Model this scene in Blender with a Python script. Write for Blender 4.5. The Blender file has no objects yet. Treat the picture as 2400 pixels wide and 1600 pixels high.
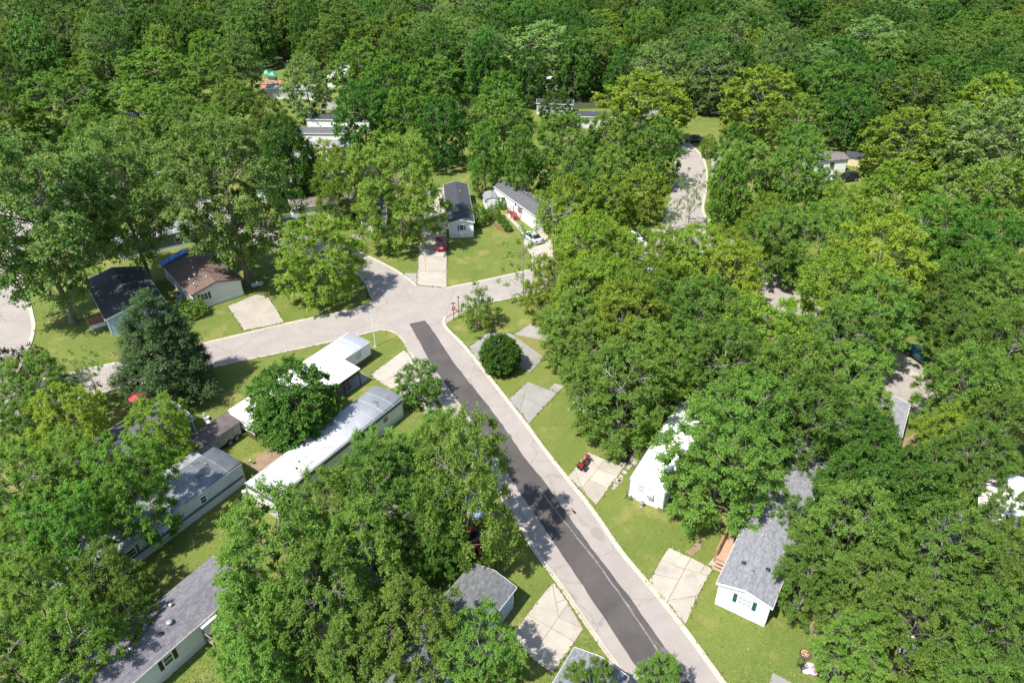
import bpy, math, random
import numpy as np
from mathutils import Vector, Matrix

S = bpy.context.scene
C = S.collection
R = math.radians

# ---------------------------------------------------------------- camera
CAM_H, PITCH, FPX = 52.0, 33.5, 1665.0        # drone height (m), degrees below horizontal, focal length in 2400 px
cd = bpy.data.cameras.new('camera')
cam = bpy.data.objects.new('camera', cd)
C.objects.link(cam)
cam.location = (0, 0, CAM_H)
cam.rotation_euler = (R(90 - PITCH), 0, 0)
cd.sensor_width = 36.0
cd.lens = FPX / 2400 * 36
cd.clip_start = 1.0
cd.clip_end = 3000
S.camera = cam

# ---------------------------------------------------------------- sky, sun, exposure
SUN_EL, SUN_AZ = 58.0, 43.0                   # shadows run along +43 degrees from +X
w = bpy.data.worlds.new('World'); S.world = w; w.use_nodes = True
nt = w.node_tree
sky = nt.nodes.new('ShaderNodeTexSky'); sky.sky_type = 'NISHITA'; sky.sun_disc = False
sky.sun_elevation = R(SUN_EL); sky.sun_rotation = R(90 - (SUN_AZ + 180)); sky.air_density = 1.0; sky.dust_density = 1.0
bg = nt.nodes['Background']; bg.inputs[1].default_value = 0.13
nt.links.new(sky.outputs[0], bg.inputs[0])
sd = bpy.data.lights.new('sun', 'SUN'); sd.energy = 4.6; sd.angle = R(0.53); sd.color = (1.0, 0.955, 0.88)
sun = bpy.data.objects.new('sun', sd); C.objects.link(sun)
_d = Vector((math.cos(R(SUN_AZ)) * math.cos(R(SUN_EL)), math.sin(R(SUN_AZ)) * math.cos(R(SUN_EL)), -math.sin(R(SUN_EL))))
sun.rotation_euler = _d.to_track_quat('-Z', 'Y').to_euler()
sun.location = (-60, -60, 140)
vs = S.view_settings
vs.view_transform = 'Standard'; vs.look = 'None'; vs.exposure = 0.85; vs.gamma = 1.0; vs.use_curve_mapping = False
S.cycles.max_bounces = 6; S.cycles.diffuse_bounces = 3; S.cycles.transmission_bounces = 4
S.cycles.use_adaptive_sampling = True

# ---------------------------------------------------------------- helpers
_s, _c = math.sin(R(PITCH)), math.cos(R(PITCH))
def gp(u, v, z=0.0):
    """world point at height z seen at photo pixel (u, v) of the 2400 x 1600 photograph (survey of the place)"""
    x = (u - 1200) / FPX; y = (v - 800) / FPX
    t = (CAM_H - z) / (_s + y * _c)
    return Vector((x * t, (_c - y * _s) * t, z))
K = 2400 / 2352
def dp(u, v, z=0.0): return gp(u * K, v * K, z)
def depth_at(p): return p.y * _c + (CAM_H - p.z) * _s
def project(p):
    d = depth_at(p)
    return (1200 + FPX * p.x / d, 800 + FPX * ((CAM_H - p.z) * _c - p.y * _s) / d)

def tag(o, label=None, cat=None, group=None, kind=None):
    if label: o['label'] = label
    if cat: o['category'] = cat
    if group: o['group'] = group
    if kind: o['kind'] = kind
    return o
def empty(name, loc=(0, 0, 0), rz=0.0, label=None, cat=None, group=None):
    o = bpy.data.objects.new(name, None); C.objects.link(o)
    o.location = loc; o.rotation_euler = (0, 0, rz); o.empty_display_size = 0.2
    return tag(o, label, cat, group)
def copy_tree(o, parent=None):
    c = o.copy(); C.objects.link(c); c.parent = parent
    for ch in list(o.children): copy_tree(ch, c)
    return c

class MB:
    """collects shapes, builds ONE mesh object"""
    def __init__(self): self.v = []; self.f = []; self.m = []; self.mats = []; self.sm = []
    def mi(self, mat):
        if mat not in self.mats: self.mats.append(mat)
        return self.mats.index(mat)
    def add(self, vs, fs, mat=None, smooth=False):
        b = len(self.v); self.v += [tuple(p) for p in vs]
        i = self.mi(mat) if mat else 0
        for f in fs: self.f.append([b + k for k in f]); self.m.append(i); self.sm.append(smooth)
        return self
    def box(self, x0, x1, y0, y1, z0, z1, mat=None, M=None):
        vs = [Vector(p) for p in ((x0, y0, z0), (x1, y0, z0), (x1, y1, z0), (x0, y1, z0), (x0, y0, z1), (x1, y0, z1), (x1, y1, z1), (x0, y1, z1))]
        if M: vs = [M @ p for p in vs]
        return self.add(vs, [(3, 2, 1, 0), (4, 5, 6, 7), (0, 1, 5, 4), (1, 2, 6, 5), (2, 3, 7, 6), (3, 0, 4, 7)], mat)
    def prism(self, poly, z0, z1, mat=None):
        n = len(poly)
        a = sum(poly[i][0] * poly[(i + 1) % n][1] - poly[(i + 1) % n][0] * poly[i][1] for i in range(n))
        if a < 0: poly = poly[::-1]
        vs = [(p[0], p[1], z0) for p in poly] + [(p[0], p[1], z1) for p in poly]
        fs = [tuple(range(n, 2 * n)), tuple(range(n - 1, -1, -1))] + [(i, (i + 1) % n, n + (i + 1) % n, n + i) for i in range(n)]
        return self.add(vs, fs, mat)
    def extr(self, prof, y0, y1, mat=None, smooth=False, M=None):
        """closed profile in (x, z) run along y"""
        n = len(prof)
        a = sum(prof[i][0] * prof[(i + 1) % n][1] - prof[(i + 1) % n][0] * prof[i][1] for i in range(n))
        if a < 0: prof = prof[::-1]
        vs = [Vector((p[0], y0, p[1])) for p in prof] + [Vector((p[0], y1, p[1])) for p in prof]
        if M: vs = [M @ p for p in vs]
        b = len(self.v)
        self.add(vs, [tuple(range(n)), tuple(range(2 * n - 1, n - 1, -1))], mat)
        b2 = b
        i = self.mi(mat) if mat else 0
        for k in range(n):
            self.f.append([b2 + (k + 1) % n, b2 + k, b2 + n + k, b2 + n + (k + 1) % n]); self.m.append(i); self.sm.append(smooth)
        return self
    def tube(self, pts, radii, n=6, mat=None, cap=True, smooth=True):
        pts = [Vector(p) for p in pts]
        if not hasattr(radii, '__len__'): radii = [radii] * len(pts)
        vs = []; fs = []
        up = Vector((0, 0, 1))
        for i, p in enumerate(pts):
            t = (pts[min(i + 1, len(pts) - 1)] - pts[max(i - 1, 0)]).normalized()
            a = t.cross(up) if abs(t.z) < 0.95 else t.cross(Vector((1, 0, 0)))
            a.normalize(); b = t.cross(a)
            for k in range(n):
                q = 2 * math.pi * k / n
                vs.append(p + (a * math.cos(q) + b * math.sin(q)) * radii[i])
        for i in range(len(pts) - 1):
            for k in range(n):
                fs.append((i * n + k, i * n + (k + 1) % n, (i + 1) * n + (k + 1) % n, (i + 1) * n + k))
        self.add(vs, fs, mat, smooth)
        if cap:
            self.add(vs[:n], [tuple(range(n - 1, -1, -1))], mat); self.add(vs[-n:], [tuple(range(n))], mat)
        return self
    def cyl(self, p0, p1, r, n=10, mat=None): return self.tube([p0, p1], r, n, mat)
    def ball(self, c, r, mat=None, nu=10, nv=6, sz=1.0):
        vs = []; fs = []
        for j in range(nv + 1):
            ph = math.pi * j / nv
            for i in range(nu):
                th = 2 * math.pi * i / nu
                vs.append((c[0] + r * math.sin(ph) * math.cos(th), c[1] + r * math.sin(ph) * math.sin(th), c[2] + r * sz * math.cos(ph)))
        for j in range(nv):
            for i in range(nu):
                fs.append((j * nu + i, (j + 1) * nu + i, (j + 1) * nu + (i + 1) % nu, j * nu + (i + 1) % nu))
        return self.add(vs, fs, mat, True)
    def lathe(self, prof, mat=None, n=14, c=(0, 0, 0)):
        vs = []; fs = []
        for (r, z) in prof:
            for k in range(n):
                q = 2 * math.pi * k / n
                vs.append((c[0] + r * math.cos(q), c[1] + r * math.sin(q), c[2] + z))
        for j in range(len(prof) - 1):
            for k in range(n):
                fs.append((j * n + k, j * n + (k + 1) % n, (j + 1) * n + (k + 1) % n, (j + 1) * n + k))
        return self.add(vs, fs, mat, True)
    def build(self, name, mat=None, parent=None, **kw):
        me = bpy.data.meshes.new(name)
        me.from_pydata(self.v, [], self.f)
        if self.mats:
            for m_ in self.mats: me.materials.append(m_)
            me.polygons.foreach_set('material_index', self.m)
        elif mat: me.materials.append(mat)
        me.polygons.foreach_set('use_smooth', self.sm)
        me.update()
        o = bpy.data.objects.new(name, me); C.objects.link(o)
        if parent: o.parent = parent
        return tag(o, **kw)

# ---------------------------------------------------------------- materials
def lin(c):
    return tuple(((x / 12.92) if x <= 0.04045 else ((x + 0.055) / 1.055) ** 2.4) for x in c)
_mats = {}
def mat(name, col, rough=0.7, var=0.12, scale=6.0, bump=0.0, bscale=30.0, metal=0.0, spec=0.5, col2=None, coords='Object', detail=6.0, dirt=0.0, dirtcol=(0.08, 0.07, 0.06), dscale=0.6, thresh=0.55):
    """principled with noise colour variation, optional second colour blotches and bump"""
    if name in _mats: return _mats[name]
    m = bpy.data.materials.new(name); m.use_nodes = True; t = m.node_tree; N = t.nodes; L = t.links
    b = N['Principled BSDF']
    b.inputs['Roughness'].default_value = rough; b.inputs['Metallic'].default_value = metal
    b.inputs['Specular IOR Level'].default_value = spec
    tc = N.new('ShaderNodeTexCoord')
    n1 = N.new('ShaderNodeTexNoise'); n1.inputs['Scale'].default_value = scale; n1.inputs['Detail'].default_value = detail; n1.inputs['Roughness'].default_value = 0.65
    L.new(tc.outputs[coords], n1.inputs['Vector'])
    cr = N.new('ShaderNodeValToRGB')
    c2 = col2 or tuple(x * (1 - 2 * var) for x in col)
    c1 = col if col2 else tuple(min(1, x * (1 + var)) for x in col)
    cr.color_ramp.elements[0].position = 0.32; cr.color_ramp.elements[0].color = (*c2, 1)
    cr.color_ramp.elements[1].position = 0.68; cr.color_ramp.elements[1].color = (*c1, 1)
    L.new(n1.outputs['Fac'], cr.inputs['Fac'])
    out = cr.outputs['Color']
    if dirt > 0:
        n2 = N.new('ShaderNodeTexNoise'); n2.inputs['Scale'].default_value = dscale; n2.inputs['Detail'].default_value = 9; n2.inputs['Roughness'].default_value = 0.7
        L.new(tc.outputs[coords], n2.inputs['Vector'])
        r2 = N.new('ShaderNodeValToRGB'); r2.color_ramp.elements[0].position = thresh; r2.color_ramp.elements[0].color = (0, 0, 0, 1)
        r2.color_ramp.elements[1].position = thresh + 0.12; r2.color_ramp.elements[1].color = (dirt, dirt, dirt, 1)
        L.new(n2.outputs['Fac'], r2.inputs['Fac'])
        mx = N.new('ShaderNodeMix'); mx.data_type = 'RGBA'
        L.new(r2.outputs['Color'], mx.inputs['Factor']); L.new(out, mx.inputs['A']); mx.inputs['B'].default_value = (*dirtcol, 1)
        out = mx.outputs['Result']
    L.new(out, b.inputs['Base Color'])
    if bump > 0:
        n3 = N.new('ShaderNodeTexNoise'); n3.inputs['Scale'].default_value = bscale; n3.inputs['Detail'].default_value = 4
        L.new(tc.outputs[coords], n3.inputs['Vector'])
        bp_ = N.new('ShaderNodeBump'); bp_.inputs['Strength'].default_value = bump; bp_.inputs['Distance'].default_value = 0.05
        L.new(n3.outputs['Fac'], bp_.inputs['Height']); L.new(bp_.outputs['Normal'], b.inputs['Normal'])
    _mats[name] = m
    return m

def siding_mat(name, col, lap=0.12, rough=0.55, vertical=False, var=0.04):
    """lap siding: fine shadow-line relief by bump on a saw profile"""
    if name in _mats: return _mats[name]
    m = mat(name, col, rough, var, 1.2, dirt=0.35, dirtcol=tuple(x * 0.8 for x in col), dscale=0.9)
    t = m.node_tree; N = t.nodes; L = t.links
    tc = N.new('ShaderNodeTexCoord'); sp = N.new('ShaderNodeSeparateXYZ'); L.new(tc.outputs['Object'], sp.inputs[0])
    if vertical:
        ad = N.new('ShaderNodeMath'); ad.operation = 'ADD'; L.new(sp.outputs['X'], ad.inputs[0]); L.new(sp.outputs['Y'], ad.inputs[1]); src = ad.outputs[0]
    else: src = sp.outputs['Z']
    dv = N.new('ShaderNodeMath'); dv.operation = 'DIVIDE'; dv.inputs[1].default_value = lap; L.new(src, dv.inputs[0])
    fr = N.new('ShaderNodeMath'); fr.operation = 'FRACT'; L.new(dv.outputs[0], fr.inputs[0])
    bm = N.new('ShaderNodeBump'); bm.inputs['Strength'].default_value = 0.6; bm.inputs['Distance'].default_value = 0.02; bm.invert = not vertical
    L.new(fr.outputs[0], bm.inputs['Height']); L.new(bm.outputs['Normal'], N['Principled BSDF'].inputs['Normal'])
    return m

def shingle_mat(name, col, dark, light, w=0.3, h=0.14):
    """asphalt shingles seen far away: brick pattern of tone per tab"""
    if name in _mats: return _mats[name]
    m = mat(name, col, 0.9, 0.12, 1.0, bump=0.25, bscale=40)
    t = m.node_tree; N = t.nodes; L = t.links; b = N['Principled BSDF']
    old = b.inputs['Base Color'].links[0].from_socket
    tc = N.new('ShaderNodeTexCoord'); sp = N.new('ShaderNodeSeparateXYZ'); L.new(tc.outputs['Object'], sp.inputs[0])
    cb = N.new('ShaderNodeCombineXYZ'); L.new(sp.outputs['Y'], cb.inputs['X']); L.new(sp.outputs['X'], cb.inputs['Y'])
    br = N.new('ShaderNodeTexBrick'); br.inputs['Scale'].default_value = 1.0
    br.inputs['Brick Width'].default_value = w; br.inputs['Row Height'].default_value = h; br.inputs['Mortar Size'].default_value = 0.006
    br.inputs['Color1'].default_value = (*dark, 1); br.inputs['Color2'].default_value = (*light, 1); br.inputs['Mortar'].default_value = (*[x * 0.6 for x in dark], 1)
    L.new(cb.outputs[0], br.inputs['Vector'])
    mx = N.new('ShaderNodeMix'); mx.data_type = 'RGBA'; mx.inputs['Factor'].default_value = 0.55
    L.new(old, mx.inputs['A']); L.new(br.outputs['Color'], mx.inputs['B']); L.new(mx.outputs['Result'], b.inputs['Base Color'])
    return m

def leaf_mat(name, deep, bright, trans=0.35, rough=0.55):
    m = bpy.data.materials.new(name); m.use_nodes = True; t = m.node_tree; N = t.nodes; L = t.links
    N.remove(N['Principled BSDF'])
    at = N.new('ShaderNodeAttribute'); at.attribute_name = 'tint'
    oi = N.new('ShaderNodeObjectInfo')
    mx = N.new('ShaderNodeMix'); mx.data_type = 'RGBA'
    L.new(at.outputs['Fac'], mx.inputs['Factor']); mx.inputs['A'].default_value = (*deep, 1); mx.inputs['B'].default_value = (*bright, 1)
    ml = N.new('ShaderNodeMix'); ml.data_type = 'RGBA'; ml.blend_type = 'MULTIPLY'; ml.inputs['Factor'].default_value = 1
    L.new(mx.outputs['Result'], ml.inputs['A']); L.new(oi.outputs['Color'], ml.inputs['B'])
    hs = N.new('ShaderNodeHueSaturation')
    rm = N.new('ShaderNodeMapRange'); rm.inputs['To Min'].default_value = 0.8; rm.inputs['To Max'].default_value = 1.2
    L.new(oi.outputs['Random'], rm.inputs['Value']); L.new(rm.outputs[0], hs.inputs['Value'])
    rh = N.new('ShaderNodeMapRange'); rh.inputs['To Min'].default_value = 0.488; rh.inputs['To Max'].default_value = 0.512
    mm = N.new('ShaderNodeMath'); mm.operation = 'MULTIPLY'; mm.inputs[1].default_value = 7.31; L.new(oi.outputs['Random'], mm.inputs[0])
    fr = N.new('ShaderNodeMath'); fr.operation = 'FRACT'; L.new(mm.outputs[0], fr.inputs[0]); L.new(fr.outputs[0], rh.inputs['Value']); L.new(rh.outputs[0], hs.inputs['Hue'])
    L.new(ml.outputs['Result'], hs.inputs['Color'])
    di = N.new('ShaderNodeBsdfDiffuse'); tr = N.new('ShaderNodeBsdfTranslucent'); gl = N.new('ShaderNodeBsdfGlossy'); gl.inputs['Roughness'].default_value = rough
    L.new(hs.outputs[0], di.inputs['Color'])
    tg = N.new('ShaderNodeMix'); tg.data_type = 'RGBA'; tg.blend_type = 'MULTIPLY'; tg.inputs['Factor'].default_value = 1
    L.new(hs.outputs[0], tg.inputs['A']); tg.inputs['B'].default_value = (1.5, 1.35, 0.6, 1); L.new(tg.outputs['Result'], tr.inputs['Color'])
    s1 = N.new('ShaderNodeMixShader'); s1.inputs[0].default_value = trans; L.new(di.outputs[0], s1.inputs[1]); L.new(tr.outputs[0], s1.inputs[2])
    s2 = N.new('ShaderNodeMixShader'); s2.inputs[0].default_value = 0.010; L.new(s1.outputs[0], s2.inputs[1]); L.new(gl.outputs[0], s2.inputs[2])
    L.new(s2.outputs[0], N['Material Output'].inputs['Surface'])
    return m
# ---------------------------------------------------------------- ground materials
def grass_mat():
    m = bpy.data.materials.new('grass'); m.use_nodes = True; t = m.node_tree; N = t.nodes; L = t.links; b = N['Principled BSDF']
    tc = N.new('ShaderNodeTexCoord')
    def noise(sc, det, vec=None):
        n = N.new('ShaderNodeTexNoise'); n.inputs['Scale'].default_value = sc; n.inputs['Detail'].default_value = det; n.inputs['Roughness'].default_value = 0.62
        L.new(vec or tc.outputs['Object'], n.inputs['Vector']); return n.outputs['Fac']
    def ramp(f, p0, p1, c0, c1):
        r = N.new('ShaderNodeValToRGB'); e = r.color_ramp.elements
        e[0].position = p0; e[0].color = (*c0, 1); e[1].position = p1; e[1].color = (*c1, 1); L.new(f, r.inputs['Fac']); return r.outputs['Color']
    def mix(f, a, c):
        x = N.new('ShaderNodeMix'); x.data_type = 'RGBA'
        if isinstance(f, float): x.inputs['Factor'].default_value = f
        else: L.new(f, x.inputs['Factor'])
        L.new(a, x.inputs['A'])
        if isinstance(c, tuple): x.inputs['B'].default_value = (*c, 1)
        else: L.new(c, x.inputs['B'])
        return x.outputs['Result']
    base = ramp(noise(0.11, 6), 0.40, 0.60, (0.066, 0.130, 0.022), (0.192, 0.215, 0.050))
    mid = ramp(noise(0.9, 5), 0.3, 0.7, (0.066, 0.128, 0.020), (0.18, 0.205, 0.048))
    c = mix(0.5, base, mid)
    fine = ramp(noise(9, 4), 0.3, 0.7, (0.040, 0.078, 0.012), (0.205, 0.225, 0.055))
    c = mix(0.5, c, fine)
    # mowing stripes: faint bands
    mp = N.new('ShaderNodeMapping'); mp.inputs['Rotation'].default_value = (0, 0, R(33)); L.new(tc.outputs['Object'], mp.inputs['Vector'])
    wv = N.new('ShaderNodeTexWave'); wv.inputs['Scale'].default_value = 0.55; wv.inputs['Distortion'].default_value = 2.2; wv.inputs['Detail'].default_value = 2
    L.new(mp.outputs[0], wv.inputs['Vector'])
    wf = ramp(wv.outputs['Fac'], 0.3, 0.7, (0, 0, 0), (0.17, 0.17, 0.17))
    c = mix(wf, c, (0.16, 0.165, 0.045))
    # dry straw patches
    dry = ramp(noise(0.26, 9), 0.53, 0.70, (0, 0, 0), (0.8, 0.8, 0.8))
    c = mix(dry, c, (0.27, 0.225, 0.085))
    bare = ramp(noise(0.75, 9), 0.68, 0.78, (0, 0, 0), (0.7, 0.7, 0.7))
    c = mix(bare, c, (0.27, 0.20, 0.12))
    L.new(c, b.inputs['Base Color']); b.inputs['Roughness'].default_value = 0.9; b.inputs['Specular IOR Level'].default_value = 0.15
    bm = N.new('ShaderNodeBump'); bm.inputs['Strength'].default_value = 0.9; bm.inputs['Distance'].default_value = 0.06
    L.new(noise(14, 5), bm.inputs['Height']); L.new(bm.outputs['Normal'], b.inputs['Normal'])
    return m
GRASS = grass_mat()
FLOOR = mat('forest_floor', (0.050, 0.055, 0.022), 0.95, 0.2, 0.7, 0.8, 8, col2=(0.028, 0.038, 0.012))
def asphalt_mat(name, c1, c2, crack=True, spots=0.4):
    m = mat(name, c1, 0.93, 0.1, 0.35, 0.35, 60, spec=0.2, col2=c2, detail=12)
    t = m.node_tree; N = t.nodes; L = t.links; b = N['Principled BSDF']
    cur = b.inputs['Base Color'].links[0].from_socket
    tc = N.new('ShaderNodeTexCoord')
    n = N.new('ShaderNodeTexNoise'); n.inputs['Scale'].default_value = 45; n.inputs['Detail'].default_value = 3; L.new(tc.outputs['Object'], n.inputs['Vector'])
    r = N.new('ShaderNodeMapRange'); r.inputs['From Min'].default_value = 0.3; r.inputs['From Max'].default_value = 0.7; r.inputs['To Min'].default_value = 0.78; r.inputs['To Max'].default_value = 1.2
    L.new(n.outputs['Fac'], r.inputs['Value'])
    mx = N.new('ShaderNodeMix'); mx.data_type = 'RGBA'; mx.blend_type = 'MULTIPLY'; mx.inputs['Factor'].default_value = 1
    L.new(cur, mx.inputs['A']); L.new(r.outputs[0], mx.inputs['B']); cur = mx.outputs['Result']
    if crack:
        dn = N.new('ShaderNodeTexNoise'); dn.inputs['Scale'].default_value = 0.9; dn.inputs['Detail'].default_value = 5; L.new(tc.outputs['Object'], dn.inputs['Vector'])
        ad = N.new('ShaderNodeMix'); ad.data_type = 'RGBA'; ad.blend_type = 'ADD'; ad.inputs['Factor'].default_value = 1.6
        L.new(tc.outputs['Object'], ad.inputs['A']); L.new(dn.outputs['Color'], ad.inputs['B'])
        vo = N.new('ShaderNodeTexVoronoi'); vo.feature = 'DISTANCE_TO_EDGE'; vo.inputs['Scale'].default_value = 0.12; L.new(ad.outputs['Result'], vo.inputs['Vector'])
        vr = N.new('ShaderNodeValToRGB'); vr.color_ramp.elements[0].position = 0.0; vr.color_ramp.elements[0].color = (0.42, 0.42, 0.42, 1); vr.color_ramp.elements[1].position = 0.009; vr.color_ramp.elements[1].color = (0, 0, 0, 1)
        L.new(vo.outputs['Distance'], vr.inputs['Fac'])
        m2 = N.new('ShaderNodeMix'); m2.data_type = 'RGBA'; L.new(vr.outputs['Color'], m2.inputs['Factor']); L.new(cur, m2.inputs['A']); m2.inputs['B'].default_value = (0.13, 0.115, 0.09, 1); cur = m2.outputs['Result']
    L.new(cur, b.inputs['Base Color'])
    return m
ASPH = asphalt_mat('old_asphalt', (0.335, 0.30, 0.272), (0.275, 0.247, 0.226))
PATCH = asphalt_mat('new_asphalt', (0.098, 0.088, 0.084), (0.068, 0.062, 0.060), crack=False)
CONC = mat('concrete', (0.40, 0.36, 0.305), 0.9, 0.1, 0.5, 0.25, 30, col2=(0.32, 0.285, 0.24), dirt=0.6, dirtcol=(0.24, 0.22, 0.19), dscale=0.35, detail=11)
CONC2 = mat('grey_concrete', (0.30, 0.285, 0.26), 0.9, 0.1, 0.5, 0.25, 30, col2=(0.23, 0.22, 0.20), dirt=0.6, dirtcol=(0.17, 0.16, 0.145), dscale=0.35, detail=11)
for _m in (CONC, CONC2):
    _t = _m.node_tree; _b = _t.nodes['Principled BSDF']; _o = _b.inputs['Base Color'].links[0].from_socket; _i = _t.nodes.new('ShaderNodeObjectInfo'); _r = _t.nodes.new('ShaderNodeMapRange')
    _r.inputs['To Min'].default_value = .86; _r.inputs['To Max'].default_value = 1.08; _t.links.new(_i.outputs['Random'], _r.inputs['Value'])
    _x = _t.nodes.new('ShaderNodeMix'); _x.data_type = 'RGBA'; _x.blend_type = 'MULTIPLY'; _x.inputs['Factor'].default_value = 1; _t.links.new(_o, _x.inputs['A']); _t.links.new(_r.outputs[0], _x.inputs['B']); _t.links.new(_x.outputs['Result'], _b.inputs['Base Color'])
KERB = mat('kerb_concrete', (0.47, 0.42, 0.34), 0.9, 0.1, 0.9, 0.3, 40, col2=(0.36, 0.32, 0.25), dirt=0.5, dirtcol=(0.24, 0.24, 0.12), dscale=1.2)
WEED = mat('joint_weeds', (0.22, 0.20, 0.06), 0.95, 0.2, 3.0, 0.5, 20, col2=(0.11, 0.125, 0.03))
DIRT = mat('bare_dirt', (0.27, 0.19, 0.125), 0.95, 0.2, 1.2, 0.6, 12, col2=(0.19, 0.135, 0.085))
MULCH = mat('bark_mulch', (0.22, 0.095, 0.055), 0.95, 0.2, 5, 0.8, 18, col2=(0.12, 0.055, 0.035))
PMULCH = mat('play_mulch', (0.42, 0.20, 0.11), 0.95, 0.2, 2, 0.5, 10, col2=(0.30, 0.14, 0.08))

g = MB(); n = 44
g.add([(-1500, -300, 0), (1500, -300, 0), (1500, 2500, 0), (-1500, 2500, 0)], [(0, 1, 2, 3)])
g.build('ground', GRASS, kind='structure')
def sheet(name, pts, z, m, **kw):
    b = MB(); P = [(p[0], p[1]) for p in pts]
    a = sum(P[i][0] * P[(i + 1) % len(P)][1] - P[(i + 1) % len(P)][0] * P[i][1] for i in range(len(P)))
    if a < 0: P = P[::-1]
    b.add([(x, y, z) for x, y in P], [tuple(range(len(P)))])
    return b.build(name, m, **kw)
def px(L_): return [gp(u, v) for u, v in L_]
def smooth(P, it=2, closed=False):
    P = [Vector((p[0], p[1], 0)) for p in P]
    for _ in range(it):
        Q = [P[0]]
        for a, b in zip(P[:-1], P[1:]): Q += [a.lerp(b, 0.25), a.lerp(b, 0.75)]
        Q.append(P[-1]); P = Q
    return P
def wavy(poly, amp, rng, step=0.6):
    """irregular outline"""
    out = []
    n = len(poly)
    for i in range(n):
        a, b = Vector(poly[i][:2]), Vector(poly[(i + 1) % n][:2]); d = (b - a).length; k = max(1, int(d / step))
        nrm = Vector((-(b - a).y, (b - a).x)).normalized()
        for j in range(k):
            p = a.lerp(b, j / k) + nrm * rng.uniform(-amp, amp) * (0.4 if j == 0 else 1); out.append((p.x, p.y))
    return out

# wooded floor beyond the park and under the far trees
FOREST = [(-420, 170), (-240, 182), (-150, 186), (-92, 206), (-70, 236), (-40, 226), (-30, 190), (0, 188), (40, 190), (62, 172), (84, 160), (80, 146), (92, 132), (110, 110), (240, 90), (420, 90), (420, 620), (-420, 620)]
def tufts():
    rg = np.random.default_rng(3); n = 60000
    Y = 31 + 92 * rg.random(n) ** 1.7; X = (rg.random(n) * 2 - 1) * (0.86 * Y * 0.834 + 26) * 0.78
    a = rg.uniform(0, 6.283, n); h = rg.uniform(.04, .11, n); r_ = rg.uniform(.03, .09, n)
    V = np.empty((n, 4, 3)); V[:, 0] = np.stack([X, Y, np.zeros(n)], 1)
    for k, (s, t) in enumerate(((1, .8), (0, 1), (-1, .8))):
        V[:, k + 1] = np.stack([X + r_ * np.cos(a + s * 1.0), Y + r_ * np.sin(a + s * 1.0), h * t], 1)
    return V, rg.random(n)
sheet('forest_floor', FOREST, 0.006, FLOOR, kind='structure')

# ---------------------------------------------------------------- roads
mainL = smooth(px([(951, 815), (977, 859), (1100, 1055), (1229, 1257), (1253, 1301), (1304, 1366), (1379, 1478), (1464, 1597), (1530, 1690)]), 1)
mainR = smooth(px([(1042.5, 754), (1048, 768), (1096, 813.6), (1130, 858), (1191, 935), (1238, 994.5), (1290, 1066), (1328, 1113), (1393, 1192), (1461, 1294), (1517, 1357), (1607, 1468), (1702, 1600), (1770, 1690)]), 1)
crossN = smooth(px([(-60, 925), (60, 897), (163, 873), (316, 839), (513.5, 795), (667, 757.5), (800, 730), (844, 720), (872, 705)]), 1)
crossS = smooth(px([(-60, 1010), (150, 944), (251.7, 919), (296, 909), (503, 861), (598.6, 840.8), (782, 801.7), (847.6, 786.4), (885, 775), (915.6, 776), (936, 789), (948, 808)]), 2)
eastN = smooth(px([(1040, 676), (1046.6, 674), (1177.5, 647), (1242, 631.6), (1310, 615), (1400, 597), (1500, 575), (1580, 545)]), 1)
eastS = smooth(px([(1042.5, 754), (1045, 744), (1062, 733.7), (1092.5, 727.5), (1147, 711.6), (1191, 702), (1300, 676), (1420, 645), (1540, 615), (1680, 590)]), 2)
nwN = smooth(px([(978.5, 669), (949.6, 645), (915.6, 624.8), (868, 601), (820, 578), (760, 562), (700, 548), (641, 535), (560, 500), (476, 462), (380, 415), (250, 360)]), 1)
nwS = smooth(px([(871, 702), (851, 655), (820, 632), (760, 615), (700, 603), (641, 590), (560, 552), (476, 510), (380, 462), (250, 405)]), 1)
neR = smooth(px([(1609, 331), (1636, 352), (1653, 375), (1659, 399), (1659, 430), (1654, 465), (1648, 495), (1665, 520), (1712, 537), (1760, 560)]), 1)
neL = smooth(px([(1575, 323), (1582, 360), (1580, 400), (1574, 450), (1562, 500), (1540, 550), (1560, 600)]), 1)
sheet('road', crossN + px([(870, 690), (950, 640), (1040, 640), (1046, 674), (1092, 727), (1042, 760), (1000, 830), (948, 812)]) + crossS[::-1], 0.012, ASPH, kind='structure')
sheet('road', mainL[:1] + px([(960, 740)]) + mainR + mainL[::-1], 0.016, ASPH, kind='structure')
sheet('road', nwN + nwS[::-1], 0.020, ASPH, kind='structure')
sheet('road', eastN + eastS[::-1], 0.020, ASPH, kind='structure')
sheet('road', neL + neR[::-1], 0.024, ASPH, kind='structure')
st2a = [(24, 113.5), (33.9, 93.6), (44.3, 70), (48.5, 55), (52, 35), (54, 8)]; st2b = [(33, 117.5), (41.5, 95.6), (52.2, 72), (56.5, 57), (60, 36), (62, 8)]
sheet('road', st2a + st2b[::-1], 0.028, ASPH, kind='structure')
leftR = smooth(px([(110, 470), (75, 530), (54, 600), (52, 645), (85, 752), (82, 785), (66, 832), (40, 880), (0, 930)]), 1)
_lr = [gp(110, 470) + Vector((-9, -2, 0)), gp(52, 620) + Vector((-7.6, -1, 0)), gp(66, 832) + Vector((-11, -3, 0)), gp(0, 930) + Vector((-10, -6, 0))]
sheet('road', leftR + _lr[::-1], 0.020, ASPH, kind='structure')
# the far road glimpsed at the left edge of the wood
sheet('road', px([(126, 178), (165, 158), (190, 160), (150, 186)]), 0.020, ASPH, kind='structure')
# short stretch of street at the right edge
sheet('road', px([(2352, 1075), (2400, 1060), (2470, 1120), (2430, 1160)]), 0.020, ASPH, kind='structure')

rng = random.Random(4)
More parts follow.
